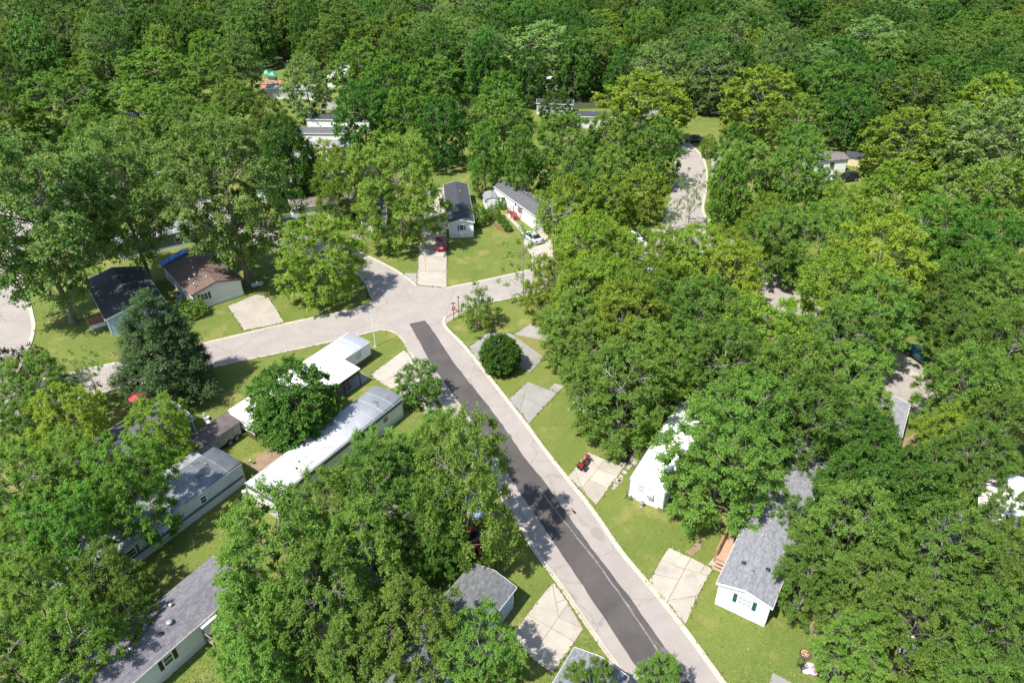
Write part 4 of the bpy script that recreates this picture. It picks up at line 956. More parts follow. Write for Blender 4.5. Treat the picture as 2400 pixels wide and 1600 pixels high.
def grow(seed, H=15.0, Rr=5.5, cb=0.22, n=90, tw=9, lp=17, leaf=0.24, cr=1.05, up=0.35, prof='dome', spread=0.8, droop=0.15, aspect=0.72, lobes=0.22, inner=0.35,
         limbs=8, trunk=0.017, stems=1, lean=0.0, hang=0.0, flat=0.55):
    """a crown of leafy twigs on a forked skeleton; returns (skeleton MB, V, F, tint)"""
    rg = np.random.default_rng(seed)
    z0 = cb * H
    def radius(t):
        if prof == 'dome': return np.sqrt(np.clip(1 - ((t - 0.40) / 0.62) ** 2, 0.02, 1))
        if prof == 'tall': return np.clip(0.62 + 0.5 * np.sin(np.clip(t, 0, 1) * math.pi * 0.9) - 0.25 * t ** 3, .1, 1.1) * np.sqrt(np.clip(1 - ((t - .45) / .58) ** 4, 0.03, 1))
        if prof == 'vase': return np.clip(0.35 + 0.9 * t, 0, 1.0) * np.sqrt(np.clip(1 - ((t - .55) / .48) ** 4, .05, 1))
        if prof == 'cone': return np.clip((1 - t) ** 0.75, 0.03, 1) * (0.55 + 0.45 * np.clip(t / 0.12, 0, 1))
        if prof == 'pinec': return np.clip(1.02 * (1 - t) ** 0.55, 0.03, 1) * (0.7 + 0.3 * np.clip(t / 0.15, 0, 1))
        if prof == 'ball': return np.sqrt(np.clip(1 - ((t - 0.46) / 0.56) ** 2, 0.02, 1))
        if prof == 'pole': return np.sqrt(np.clip(1 - ((t - 0.45) / 0.60) ** 2, 0.02, 1))
    ph = rg.uniform(0, 6.28, 6)
    def lob(a, t): return 1 + lobes * (0.55 * np.sin(3 * a + ph[0] + 4 * t) + 0.45 * np.sin(5 * a + ph[1] - 6 * t) + 0.4 * np.sin(2 * a + ph[2] + 9 * t))
    m = n * 7
    t = rg.uniform(0.02, 0.98, m); w_ = radius(t); keep = rg.random(m) < np.clip(w_ + 0.15, 0, 1)
    t = t[keep]; a = rg.uniform(0, 2 * math.pi, len(t)); rr = inner + (1 - inner) * np.sqrt(rg.random(len(t)))
    rad = Rr * radius(t) * lob(a, t) * rr
    z = z0 + t * (H - z0) - hang * (rad / Rr) ** 2 * H * 0.12
    P = np.stack([rad * np.cos(a) + lean * t * H, rad * np.sin(a), np.maximum(z, 0.25)], 1)
    # farthest point thinning
    sel = [int(np.argmax(P[:, 2]))]; d = np.linalg.norm((P - P[sel[0]]) * [1, 1, 1.25], axis=1)
    for _ in range(min(n, len(P)) - 1):
        i = int(np.argmax(d * rg.uniform(0.75, 1.0, len(d)))); sel.append(i); d = np.minimum(d, np.linalg.norm((P - P[i]) * [1, 1, 1.25], axis=1))
    Cc = P[sel]; nC = len(Cc)
    # skeleton
    sk = MB(); r0 = trunk * H
    top = np.array([lean * H * 0.8, 0, z0 + (H - z0) * (0.92 if prof in ('cone', 'pole', 'pinec') else 0.6)])
    tp = [np.array([0, 0, -0.1]), np.array([rg.normal(0, .12), rg.normal(0, .12), z0 * 0.55]), np.array([rg.normal(0, .2) + lean * z0, rg.normal(0, .2), z0 + 0.12 * (H - z0)]), (top * 0.5 + np.array([0, 0, (z0 + .1 * H) * .5])) + rg.normal(0, .25, 3), top]
    tp = [p for i, p in enumerate(tp) if i == 0 or p[2] > tp[i - 1][2] + 0.05]
    stp = [np.array([0, 0, 0])]
    if stems > 1: stp = [np.array([0.25 * math.cos(6.28 * k / stems), 0.25 * math.sin(6.28 * k / stems), 0]) for k in range(stems)]
    trunks = []
    for k, o in enumerate(stp):
        q = [p + o * (1 + 6 * max(0, p[2]) / H * (stems > 1)) for p in tp]; rk = r0 * (1 if stems == 1 else 0.6)
        q = [q[0] - np.array([0, 0, 0.0]), q[0] + np.array([0, 0, 0.35])] + q[1:]
        radii = [rk * 1.5, rk * 1.08] + [rk * (1 - 0.82 * (j / (len(q) - 2)) ** 1.1) for j in range(1, len(q) - 1)]
        sk.tube([tuple(p) for p in q], radii, 7); trunks.append(q)
    ang = np.arctan2(Cc[:, 1], Cc[:, 0] - lean * Cc[:, 2]); order = (np.floor((ang + math.pi) / (2 * math.pi) * limbs * 0.5).astype(int), (Cc[:, 2] > z0 + 0.5 * (H - z0)).astype(int))
    key = order[0] * 2 + order[1]
    for kk in np.unique(key):
        ids = np.where(key == kk)[0]; ctr = Cc[ids].mean(0)
        tq = trunks[int(rg.integers(len(trunks)))]
        hd = np.linalg.norm(ctr[:2] - lean * ctr[2] * np.array([1, 0])); zs = max(z0 * 0.7, min(ctr[2] - hd * rg.uniform(.5, .9), top[2] * 0.95))
        for i in range(len(tq) - 1):
            if tq[i][2] <= zs <= tq[i + 1][2]:
                f = (zs - tq[i][2]) / (tq[i + 1][2] - tq[i][2]); s_ = tq[i] * (1 - f) + tq[i + 1] * f; break
        else: s_ = tq[-1]
        mid = s_ * 0.5 + ctr * 0.5 + np.array([0, 0, -0.12 * hd if prof == 'vase' else 0.06 * hd]) + rg.normal(0, .25, 3); L_ = [s_, mid, ctr]
        lr = r0 * 0.42 * (0.6 if prof in ('cone', 'pole', 'pinec') else 1) * rg.uniform(.8, 1.15)
        sk.tube([tuple(p) for p in L_], [lr, lr * 0.65, lr * 0.35], 5, cap=False)
        for i in ids:
            f = rg.uniform(0.35, 1.0)
            b_ = (s_ * (1 - 2 * f) + mid * 2 * f) if f < .5 else (mid * (2 - 2 * f) + ctr * (2 * f - 1))
            m2 = b_ * .5 + Cc[i] * .5 + rg.normal(0, .22, 3)
            sk.tube([tuple(b_), tuple(m2), tuple(Cc[i])], [lr * 0.33, lr * 0.2, 0.015], 4, cap=False)
    # twigs and leaves
    core = np.array([0, 0, z0 + 0.3 * (H - z0)]); axis = np.stack([lean * Cc[:, 2], np.zeros(nC), np.clip(Cc[:, 2] - 0.25 * H, z0, None)], 1)
    O = unit(Cc - (axis * 0.6 + core * 0.4))
    csz = cr * rg.uniform(0.7, 1.3, nC)
    D = O[:, None, :] * 0.75 + np.array([0, 0, up]) + rg.normal(0, spread, (nC, tw, 3)) * np.array([1, 1, flat + .2])
    D /= np.linalg.norm(D, axis=2, keepdims=True)
    Lt = csz[:, None] * rg.uniform(0.55, 1.3, (nC, tw))
    S0 = Cc[:, None, :] - O[:, None, :] * csz[:, None, None] * 0.25
    tt = rg.uniform(0.1, 1.0, (nC, tw, lp)) ** 0.8
    pos = S0[:, :, None, :] + D[:, :, None, :] * (Lt[:, :, None] * tt)[..., None] + rg.normal(0, 0.10, (nC, tw, lp, 3)) * csz[:, None, None, None]
    pos[..., 2] -= droop * tt ** 2 * csz[:, None, None]
    al = D[:, :, None, :] * 0.7 + rg.normal(0, 0.7, (nC, tw, lp, 3)); al[..., 2] -= 0.15
    rel = pos - (Cc - O * csz[:, None] * 0.3 - np.array([0, 0, 0.25]) * csz[:, None])[:, None, None, :]
    rel /= np.linalg.norm(rel, axis=3, keepdims=True) + 1e-6
    nm = np.array([-0.12, -0.12, 0.75]) + rel * 0.85 + rg.normal(0, 0.27, (nC, tw, lp, 3))
    pos = pos.reshape(-1, 3); al = unit(al.reshape(-1, 3)); nm = unit(nm.reshape(-1, 3))
    sz = leaf * rg.uniform(0.6, 1.35, len(pos))
    V, F = leaves(rg, pos, al, nm, sz, aspect)
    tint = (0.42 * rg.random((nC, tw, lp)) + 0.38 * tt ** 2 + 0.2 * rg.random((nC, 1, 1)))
    return sk, V, F, tint.ravel()

PROTO = {}
def proto(key, label, leafm, barkm, H, Rr, **kw):
    sk, V, F, ti = grow(H=H, Rr=Rr, **kw)
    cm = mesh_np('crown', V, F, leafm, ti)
    me = bpy.data.meshes.new('trunk'); me.from_pydata(sk.v, [], sk.f); me.materials.append(barkm); me.polygons.foreach_set('use_smooth', sk.sm); me.update()
    PROTO.setdefault(key, []).append((me, cm, H, Rr))
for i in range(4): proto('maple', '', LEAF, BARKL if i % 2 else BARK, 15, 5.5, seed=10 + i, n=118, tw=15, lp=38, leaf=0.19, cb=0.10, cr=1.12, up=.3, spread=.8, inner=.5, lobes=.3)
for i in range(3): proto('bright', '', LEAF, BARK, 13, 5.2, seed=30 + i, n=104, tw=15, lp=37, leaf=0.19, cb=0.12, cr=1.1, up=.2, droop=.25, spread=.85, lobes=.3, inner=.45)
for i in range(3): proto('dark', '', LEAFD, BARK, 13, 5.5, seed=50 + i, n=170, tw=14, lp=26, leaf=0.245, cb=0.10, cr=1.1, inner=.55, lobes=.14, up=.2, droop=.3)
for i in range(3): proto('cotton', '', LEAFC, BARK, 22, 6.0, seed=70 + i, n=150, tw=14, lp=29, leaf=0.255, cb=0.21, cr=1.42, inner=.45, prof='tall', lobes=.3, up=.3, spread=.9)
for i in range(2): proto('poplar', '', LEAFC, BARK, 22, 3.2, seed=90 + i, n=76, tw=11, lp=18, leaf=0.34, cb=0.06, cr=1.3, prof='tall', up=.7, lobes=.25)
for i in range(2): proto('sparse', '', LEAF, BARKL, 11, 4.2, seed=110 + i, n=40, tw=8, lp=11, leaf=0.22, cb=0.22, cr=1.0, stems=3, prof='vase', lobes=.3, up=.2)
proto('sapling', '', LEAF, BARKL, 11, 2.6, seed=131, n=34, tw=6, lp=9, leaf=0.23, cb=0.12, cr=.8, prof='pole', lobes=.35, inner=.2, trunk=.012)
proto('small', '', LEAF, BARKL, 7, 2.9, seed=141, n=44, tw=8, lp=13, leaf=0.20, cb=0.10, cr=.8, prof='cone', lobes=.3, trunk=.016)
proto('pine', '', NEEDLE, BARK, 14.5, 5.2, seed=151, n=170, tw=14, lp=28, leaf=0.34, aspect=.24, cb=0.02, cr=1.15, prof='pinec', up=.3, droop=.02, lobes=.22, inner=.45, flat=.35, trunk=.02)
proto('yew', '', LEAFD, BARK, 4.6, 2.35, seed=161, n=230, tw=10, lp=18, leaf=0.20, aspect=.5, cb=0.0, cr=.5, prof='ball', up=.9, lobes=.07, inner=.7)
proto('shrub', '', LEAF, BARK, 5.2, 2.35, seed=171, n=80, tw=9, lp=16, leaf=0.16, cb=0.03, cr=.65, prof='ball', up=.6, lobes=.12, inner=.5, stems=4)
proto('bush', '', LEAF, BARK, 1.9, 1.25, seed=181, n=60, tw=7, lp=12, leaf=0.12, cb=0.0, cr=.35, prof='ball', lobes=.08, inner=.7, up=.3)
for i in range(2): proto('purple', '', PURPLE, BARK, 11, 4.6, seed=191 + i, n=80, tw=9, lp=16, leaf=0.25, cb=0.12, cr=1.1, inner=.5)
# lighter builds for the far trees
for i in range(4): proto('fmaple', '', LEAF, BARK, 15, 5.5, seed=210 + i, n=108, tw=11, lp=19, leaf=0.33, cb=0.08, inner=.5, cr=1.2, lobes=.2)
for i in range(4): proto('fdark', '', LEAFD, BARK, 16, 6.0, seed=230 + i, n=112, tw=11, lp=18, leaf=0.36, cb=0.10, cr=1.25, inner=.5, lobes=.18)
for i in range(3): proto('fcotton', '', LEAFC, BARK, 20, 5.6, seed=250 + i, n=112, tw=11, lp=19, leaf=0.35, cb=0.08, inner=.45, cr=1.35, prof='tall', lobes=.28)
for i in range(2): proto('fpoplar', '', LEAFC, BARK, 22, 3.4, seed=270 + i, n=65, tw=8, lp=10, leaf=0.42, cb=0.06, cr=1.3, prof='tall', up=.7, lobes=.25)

TREES = []          # (root, px u, px v, description, category)
trng = random.Random(77)
def plant(x, y, H, Rr, key, desc, name='tree', cat='tree', tint=(1, 1, 1), group='broadleaf trees between the homes', label=None, variant=None, rz=None):
    v = PROTO[key]; tm, cm, h0, r0 = v[variant if variant is not None else trng.randrange(len(v))]
    e = empty(name, (x, y, 0), trng.uniform(0, 6.28) if rz is None else rz)
    e.scale = (Rr / r0, Rr / r0, H / h0)
    t_ = bpy.data.objects.new('trunk', tm); C.objects.link(t_); t_.parent = e
    c_ = bpy.data.objects.new('crown', cm); C.objects.link(c_); c_.parent = e; c_.color = (*tint, 1)
    tag(e, label, cat, group)
    d = y * _c + (CAM_H - H * .6) * _s
    TREES.append([e, 1200 + FPX * x / d, 800 + FPX * ((CAM_H - H * .6) * _c - y * _s) / d, desc, label])
    return e
TINTS = {'m': (1.0, 1.0, 1.0), 'b': (1.36, 1.17, 0.80), 'd': (0.95, 1.0, 0.9), 'c': (0.95, 0.98, 0.95), 'o': (1.2, 1.02, 0.75), 'p': (0.9, 0.95, 0.95), 'g': (1.35, 1.3, 1.5), 'u': (1, 1, 1), 's': (1.2, 1.15, 1.0), 'k': (0.78, 0.95, 0.8)}
KEYN = {'m': 'maple', 'b': 'bright', 'd': 'dark', 'c': 'cotton', 'o': 'bright', 'p': 'poplar', 'g': 'cotton', 'u': 'purple', 's': 'sparse', 'k': 'maple'}
KEYF = {'m': 'fmaple', 'b': 'fmaple', 'd': 'fdark', 'c': 'fcotton', 'o': 'fmaple', 'p': 'fpoplar', 'g': 'fcotton', 'u': 'fdark', 's': 'sparse', 'k': 'fmaple'}
HD = {'m': 13.5, 'b': 12, 'd': 14, 'c': 19, 'o': 11, 'p': 23, 'g': 16, 'u': 11, 's': 11, 'k': 14}
DESC = {'m': 'mid-green maple', 'b': 'bright yellow-green tree', 'd': 'dense dark green tree', 'c': 'tall grey-green cottonwood', 'o': 'olive-green spreading tree', 'p': 'tall slender poplar', 'g': 'pale grey-green tree', 'u': 'dark purple-leaved maple', 's': 'thin see-through tree', 'k': 'deep green maple'}
FDESC = {'d': 'dense dark forest tree', 'k': 'deep green forest maple', 'm': 'mid-green forest maple', 'c': 'tall forest cottonwood', 'g': 'pale grey forest tree', 'o': 'olive forest tree'}
CROPS = {1: (0, 0), 2: (800, 0), 3: (1600, 0), 4: (0, 533), 5: (800, 533), 6: (1600, 533), 7: (0, 1066), 8: (800, 1066), 9: (1600, 1066)}
TL = """
1 150 280 95 p
1 480 260 150 c
1 60 140 100 p
1 290 90 110 c
1 620 120 120 d
1 820 130 105 p
1 1200 180 170 m
1 1075 250 80 o
1 1430 150 110 m
1 1620 130 140 c
1 1850 140 170 c
1 2140 100 140 k
1 1650 400 120 c
1 1430 380 110 k
1 830 340 160 o 10
1 600 490 150 o 10
1 1010 330 95 o 10
1 1080 520 230 m
1 1450 560 170 m
1 1620 720 150 m 12
1 2110 600 140 g 16
1 2230 250 120 k
1 2180 380 100 m
1 450 720 260 m 15
1 60 800 140 k
1 60 620 120 c
1 960 740 170 m 12
1 1150 770 140 m 12
1 640 960 150 m 13
1 1310 880 140 m 13
1 1490 930 120 m 13
1 900 1110 160 c 16
1 560 640 130 m 13
1 760 1130 140 m 14
1 860 970 160 o 10
1 720 990 110 o 10
1 60 1180 130 m
1 2250 1170 130 b 11.5
1 1860 870 120 m
2 150 150 150 d
2 350 100 130 g
2 560 100 110 c
2 790 80 110 g
2 980 110 100 p
2 1090 210 100 g
2 1330 120 190 d
2 1240 190 90 o
2 1800 230 140 b 15
2 1550 60 120 d
2 1960 130 120 k
2 2110 90 110 c
2 2280 110 120 d
2 250 320 160 m 16
2 500 280 160 m 16
2 690 190 110 g
2 810 310 130 g
2 130 490 170 k 16
2 350 620 180 k 16
2 640 620 200 k 16
2 150 800 190 d 16
2 450 850 170 k 15
2 700 900 150 d 15
2 1010 410 160 g 17
2 1400 380 210 g 18
2 1750 420 150 m 16
2 1100 690 140 k
2 1110 880 200 m 15
2 990 1080 110 k
2 1230 1120 100 k
2 1480 740 100 d 9
2 210 1220 120 m 12
2 1540 1040 210 m 15
2 1860 1000 170 m
2 2090 740 270 b 16
2 2150 520 170 g 17
2 2180 1040 150 m
2 1470 1430 110 b 10
2 1560 1390 120 b 10
2 1830 1400 130 b 10
2 2080 1320 140 b 10
2 1700 1330 110 m 10
2 1620 1230 130 m 12
2 1850 1200 140 m 12
2 2280 1490 80 s 9
3 380 180 180 g 18
3 60 240 100 d
3 570 90 100 d
3 800 130 180 d
3 1060 220 170 d
3 1300 300 150 g
3 1450 110 140 g
3 1680 60 130 k
3 1780 330 90 g 8
3 1930 230 130 k
3 2200 260 140 k
3 200 540 140 g 16
3 540 690 230 o 15
3 360 1030 110 k 11
3 178 1000 45 m 5
3 790 880 170 m
3 800 1090 145 m
3 690 610 120 d
3 930 620 150 k
3 1150 640 140 d
3 1340 600 130 d
3 1150 790 150 d
3 1580 700 210 m 15
3 1300 890 80 d 11
3 1540 990 240 o 14
3 2090 720 180 b 14
3 2130 1010 260 g 18
3 1850 930 150 m
3 420 1260 200 m 15
3 740 1290 190 m
3 300 1330 110 k
3 1060 1450 150 b 11
3 985 1300 90 m 8
3 1480 1350 210 b
3 1840 1400 200 m
3 2170 1370 220 m
3 570 1530 150 b 11
3 60 1370 90 s 11
4 800 2500 0 m
4 270 1130 230 m 15
4 490 1360 235 b 14
4 150 1400 180 m 13
4 1120 1390 190 b 11
4 600 1020 130 s 9
4 60 1000 130 u 10
4 250 960 110 u 9.5
5 1700 170 220 b 13
5 2130 260 215 b 12
5 1480 430 200 b 13
5 1760 500 260 b 14
5 2050 480 240 b 14
5 1600 720 210 m 13
5 1930 680 260 b 14
5 2240 620 220 m 13
5 1730 880 200 m 13
5 2060 900 220 m 14
5 2250 950 230 m 14
5 1860 1010 140 m 11
5 1870 190 170 b 12
5 1780 60 100 b 9
5 2340 150 100 b 9
5 1620 330 140 b 12
5 700 1560 260 m 13
5 290 1640 220 m 12
6 110 240 215 b 12
6 330 360 220 b 13
6 300 190 160 b 11
6 620 110 200 m 13
6 950 110 240 m 13
6 1350 260 300 b 15
6 1080 480 280 b 15
6 1310 650 270 m 15
6 1700 90 240 k 14
6 2050 170 290 k 15
6 2060 420 260 k 14
6 1790 500 190 m 13
6 2200 560 260 m 15
6 1080 820 260 m 15
6 180 650 260 m 14
6 560 800 270 b 14
6 280 960 280 m 15
6 740 1080 300 m 16
6 450 1330 310 m 15
6 900 1370 300 m 15
6 1160 1080 230 m 14
6 1240 1300 190 m 12
6 1980 780 240 m 15
6 2260 850 260 m 15
6 1960 1120 270 m 15
6 2260 1200 260 m 15
6 1850 1420 170 b 12
6 2180 1430 240 m 14
6 1230 1520 220 d 11
7 150 250 300 m 16
7 520 130 260 m 15
7 890 220 290 k 18
7 480 560 290 k 19
7 120 700 220 k 13
7 230 1000 280 m 18
7 740 890 230 m 12
7 520 1280 290 m 18
7 880 1130 180 m 12
7 80 1400 250 m 13
7 1900 700 380 m 18
7 2230 380 250 m 14
7 1800 1180 320 m 17
7 2250 1000 340 m 18
7 1760 1490 230 m 14
8 260 240 320 m 17
8 850 240 330 m 21
8 620 560 250 k 17
8 150 700 300 m 18
8 480 1200 330 m 17
8 100 1350 260 m 16
8 960 1340 265 m 13
8 2190 1570 160 m 10
8 1720 1640 190 m 8
9 250 50 345 m 13
9 600 -90 150 m 12
9 1200 240 250 d 11
9 1500 250 260 d 12
9 800 470 140 m 10
9 650 330 70 m 9
9 1150 560 320 m 15
9 880 820 230 m 13
9 1250 950 260 m 14
9 1180 1330 220 m 13
9 1600 1200 330 m 15
9 1800 650 300 m 15
9 2150 800 300 m 16
9 2200 480 200 m 14
9 2100 1250 320 m 15
9 1900 1520 260 m 15
9 2010 30 220 m 13
9 1750 60 150 m 12
5 490 1080 146 shrub
"""
occupied = []
for ln in TL.strip().splitlines():
    q = ln.split(); cr_, cu, cv, r_, ty = int(q[0]), float(q[1]), float(q[2]), float(q[3]), q[4]
    if r_ == 0 or ty == 'shrub': continue
    H = float(q[5]) if len(q) > 5 else HD[ty]
    u, v = CROPS[cr_][0] + .3401 * cu, CROPS[cr_][1] + .3401 * cv
    p = gp(u, v, H * 0.55); Rr = 1.02 * r_ * .3401 * depth_at(p) / FPX
    if v > 480: H = min(H, (3.8 if H > 20.5 else 2.75 if H > 17.5 else 2.3) * Rr + 2.0); p = gp(u, v, H * 0.55)
    else: Rr *= 1.06
    near = v > 480
    key = (KEYN if near else KEYF)[ty]
    if ty == 'c' and 25 >= H >= 23: key = 'cotton'
    tn = TINTS[ty]; j = 1 + trng.uniform(-.08, .08); tn = (tn[0] * j * (1 + trng.uniform(-.05, .05)), tn[1] * j, tn[2] * j)
    plant(p.x, p.y, H, max(1.5, Rr), key, DESC[ty], tint=tn, name={'d': 'broadleaf_tree', 'c': 'cottonwood', 'g': 'cottonwood', 'p': 'poplar'}.get(ty, 'maple' if ty in 'mku' else 'tree'))
    occupied.append((p.x, p.y, max(1.5, Rr)))

# single trees whose feet can be seen
def at_foot(u, v, H, Rr, key, desc, **kw):
    p = gp(u, v); occupied.append((p.x, p.y, Rr)); return plant(p.x, p.y, H, Rr, key, desc, **kw)
at_foot(704, 1028, 9.6, 4.35, 'dark', 'rounded dense dark green maple', name='maple', label='round dense dark green maple between the two white-roofed trailers', group=None, tint=(1, 1.05, .95))
at_foot(408, 925, 13.6, 5.2, 'pine', 'broad blue-green pine', name='pine_tree', label='broad blue-green pine standing at the edge of the cross street', group=None)
at_foot(985, 940, 5.3, 2.5, 'shrub', 'round light green shrub', name='shrub', cat='shrub', label='tall round light green shrub beside the rusty roofed trailer and the road', group=None)
at_foot(1173, 866, 4.5, 2.35, 'yew', 'dense dark upright evergreen bush', tint=(.72, .70, .55), name='evergreen_bush', cat='bush', label='dense round dark evergreen bush on the empty concrete pad', group=None)
at_foot(760, 705, 12.9, 5.4, 'bright', 'yellow-green locust', name='locust_tree', label='airy yellow-green locust on the grass corner by the dark lamp post', group=None, tint=(1.25, 1.12, .9))
at_foot(1228, 712, 12.2, 2.7, 'sapling', 'thin tall sapling', name='sapling', label='tall thin leafy sapling leaning over the cross street right of the stop sign', group=None, tint=(1.2, 1.15, 1))
at_foot(1122, 768, 7.2, 3.0, 'small', 'small ragged tree', name='small_tree', label='small ragged tree in a mulch ring beside the stop sign', group=None, tint=(1.15, 1.12, 1))
at_foot(1306, 622, 12.3, 4.6, 'sparse', 'multi-stemmed thin tree', name='locust_tree', label='multi-stemmed thin tree beside the silver car driveway', group=None, tint=(1.3, 1.2, .9))
at_foot(822, 528, 13.5, 4.5, 'bright', 'light green tree', name='maple', label='light green tree with a forked trunk in front of the grey-walled home', group=None, tint=(1.15, 1.1, .9))
for (u, v, H, Rr, lab, tn) in ((1158, 512, 2.3, 1.25, 'largest round clipped bush in the bed beside the red-stepped home', (1, 1.05, .9)),
                               (1176, 522, 1.2, .75, 'dark round bush next below the largest clipped bush', (.55, .7, .6)), (1184, 532, 1.15, .72, 'middle dark round bush in the row by the red-stepped home', (.55, .7, .6)), (1191, 542, 1.1, .7, 'lowest dark round bush in the row by the red-stepped home', (.55, .7, .6)),
                               (1174, 488, 1.9, 1.2, 'round bush tucked between white shed and white home wall', (.8, .95, .8)),
                               (909, 595, 1.5, .95, 'small round bush alone on the grass left of the red car', (.9, 1, .8)),
                               (458, 738, 2.3, 1.7, 'bright green round bush at the corner of the brown-roofed home', (1.2, 1.2, .9)),
                               (1121, 528, 3.6, 1.6, 'leafy bush against the right wall of the dark-roofed home', (.9, 1, .85))):
    at_foot(u, v, H, Rr, 'bush', 'round bush', name='bush', cat='bush', label=lab, group='bushes beside the homes', tint=tn)
for (u, v, H, Rr, k_, lab, tn) in ((173, 755, 25.8, 7.8, 'cotton', 'huge tall cottonwood left of the slate roofed home', (1, 1, .95)), (352, 660, 23.5, 5.9, 'cotton', 'tall cottonwood rising between the slate and brown roofs', (.95, 1, .95)),
                               (582, 668, 25.0, 7.2, 'cotton', 'massive cottonwood with thick trunks at the right of the brown roof', (1, 1, .95)), (689, 488, 16.7, 4.6, 'dark', 'narrow dark green tree above the slate grey sedan', (.8, .95, .85)),
                               (1450, 1024, 11.5, 5.0, 'maple', 'shade maple on the lawn left of the white flat-roofed trailer', (1.1, 1.05, 1)), (945, 580, 19.0, 6.5, 'maple', 'big full maple between the half hidden home and the red car', (1.05, 1.05, 1))):
    at_foot(u, v, H, Rr, k_, 'big tree', name='cottonwood' if k_ == 'cotton' else 'maple', label=lab, tint=tn)
# the wood: jittered grid
def inpoly(x, y, P):
    c_ = False; j = len(P) - 1
    for i in range(len(P)):
        if (P[i][1] > y) != (P[j][1] > y) and x < (P[j][0] - P[i][0]) * (y - P[i][1]) / (P[j][1] - P[i][1]) + P[i][0]: c_ = not c_
        j = i
    return c_
def vis(x, y, z):
    d = y * _c + (CAM_H - z) * _s
    return 1200 + FPX * x / d, 800 + FPX * ((CAM_H - z) * _c - y * _s) / d
CLEAR = [(-78, 215, 17), (74, 148, 13), (70, 158, 10), (84, 140, 8), (104, 205, 7)]
cand = []
y = 96.0
while y < 400:
    step = 9.0 + 2.4 * max(0, (y - 150) / 200)
    x = -330.0
    while x < 330:
        X = x + trng.uniform(-.42, .42) * step; Y = y + trng.uniform(-.42, .42) * step
        u, v = vis(X, Y, 12)
        if -130 < u < 2530 and inpoly(X, Y, FOREST) and all(math.hypot(X - a, Y - b) > r for a, b, r in CLEAR):
            Rr = trng.uniform(4.2, 7.4)
            if all((X - a) ** 2 + (Y - b) ** 2 > (0.62 * (r + Rr)) ** 2 for a, b, r in occupied):
                cand.append((Y * Y + X * X, X, Y, Rr)); occupied.append((X, Y, Rr))
        x += step
    y += step * 0.92
cand.sort()
n_ind = 300 - len(TREES)
stuff_pts = []
for i, (_, X, Y, Rr) in enumerate(cand):
    q = trng.random(); ri = X > 70
    ty = 'd' if q < .42 else 'k' if q < .62 else 'm' if q < .74 else 'c' if q < .86 else 'g' if q < .95 else 'o'
    H = {'d': 17, 'k': 17, 'm': 16, 'c': 20, 'g': 18, 'o': 14}[ty] * trng.uniform(.8, 1.18)
    if ri: H *= .72
    if i < n_ind:
        tn = TINTS[ty]; plant(X, Y, H, Rr, KEYF[ty], FDESC[ty], tint=tn, name='forest_tree', group='trees of the wood behind the park')
    else: stuff_pts.append((X, Y, H, Rr, ty))
print('individual trees', len(TREES), 'mass', len(stuff_pts))

# everything farther: one mass of instanced crowns
FL = {k: leaf_mat('far_leaf_' + k, *v) for k, v in {
    'd': ((0.040, 0.108, 0.020), (0.105, 0.205, 0.038), .34), 'k': ((0.052, 0.138, 0.030), (0.160, 0.275, 0.060), .38), 'm': ((0.064, 0.152, 0.030), (0.205, 0.320, 0.066), .42),
    'c': ((0.080, 0.145, 0.030), (0.175, 0.255, 0.060), .4), 'g': ((0.100, 0.165, 0.050), (0.215, 0.285, 0.095), .4), 'o': ((0.095, 0.15, 0.020), (0.23, 0.28, 0.040), .4)}.items()}
wood_me = bpy.data.meshes.new('distant_wood'); wood_me.from_pydata([(p[0], p[1], 0) for p in stuff_pts], [], []); wood_me.update()
kinds = 'dkmcgo'; KIDX = [kinds.index(p[4]) * 2 + trng.randrange(2) for p in stuff_pts]
for nm, ty_, data in (('kind', 'INT', KIDX), ('sr', 'FLOAT', [p[3] / PROTO[KEYF[p[4]]][q % 2][3] for p, q in zip(stuff_pts, KIDX)]), ('sh', 'FLOAT', [p[2] / PROTO[KEYF[p[4]]][q % 2][2] for p, q in zip(stuff_pts, KIDX)]), ('rot', 'FLOAT', [trng.uniform(0, 6.28) for _ in stuff_pts])):
    a = wood_me.attributes.new(nm, ty_, 'POINT'); a.data.foreach_set('value', data)
wood = bpy.data.objects.new('distant_wood', wood_me); C.objects.link(wood); tag(wood, kind='stuff')
src = bpy.data.collections.new('wood_sources')
for i, k in enumerate(kinds):
    for j in range(2):
        fm = PROTO[KEYF[k]][j]; o = bpy.data.objects.new('wood_crown_%02d' % (i * 2 + j), fm[1]); src.objects.link(o)
        o.material_slots[0].link = 'OBJECT'; o.material_slots[0].material = FL[k]
ng = bpy.data.node_groups.new('scatter_wood', 'GeometryNodeTree')
ng.interface.new_socket('Geometry', in_out='INPUT', socket_type='NodeSocketGeometry'); ng.interface.new_socket('Geometry', in_out='OUTPUT', socket_type='NodeSocketGeometry')
gn = ng.nodes; gi = gn.new('NodeGroupInput'); go = gn.new('NodeGroupOutput')
m2p = gn.new('GeometryNodeMeshToPoints'); ci = gn.new('GeometryNodeCollectionInfo'); ci.inputs['Collection'].default_value = src; ci.inputs['Separate Children'].default_value = True; ci.inputs['Reset Children'].default_value = True
iop = gn.new('GeometryNodeInstanceOnPoints'); iop.inputs['Pick Instance'].default_value = True
def attr(nm, ty_):
    a = gn.new('GeometryNodeInputNamedAttribute'); a.data_type = ty_; a.inputs['Name'].default_value = nm; return a.outputs[0]
cx = gn.new('ShaderNodeCombineXYZ'); rx = gn.new('ShaderNodeCombineXYZ')
ng.links.new(attr('sr', 'FLOAT'), cx.inputs[0]); ng.links.new(attr('sr', 'FLOAT'), cx.inputs[1]); ng.links.new(attr('sh', 'FLOAT'), cx.inputs[2]); ng.links.new(attr('rot', 'FLOAT'), rx.inputs[2])
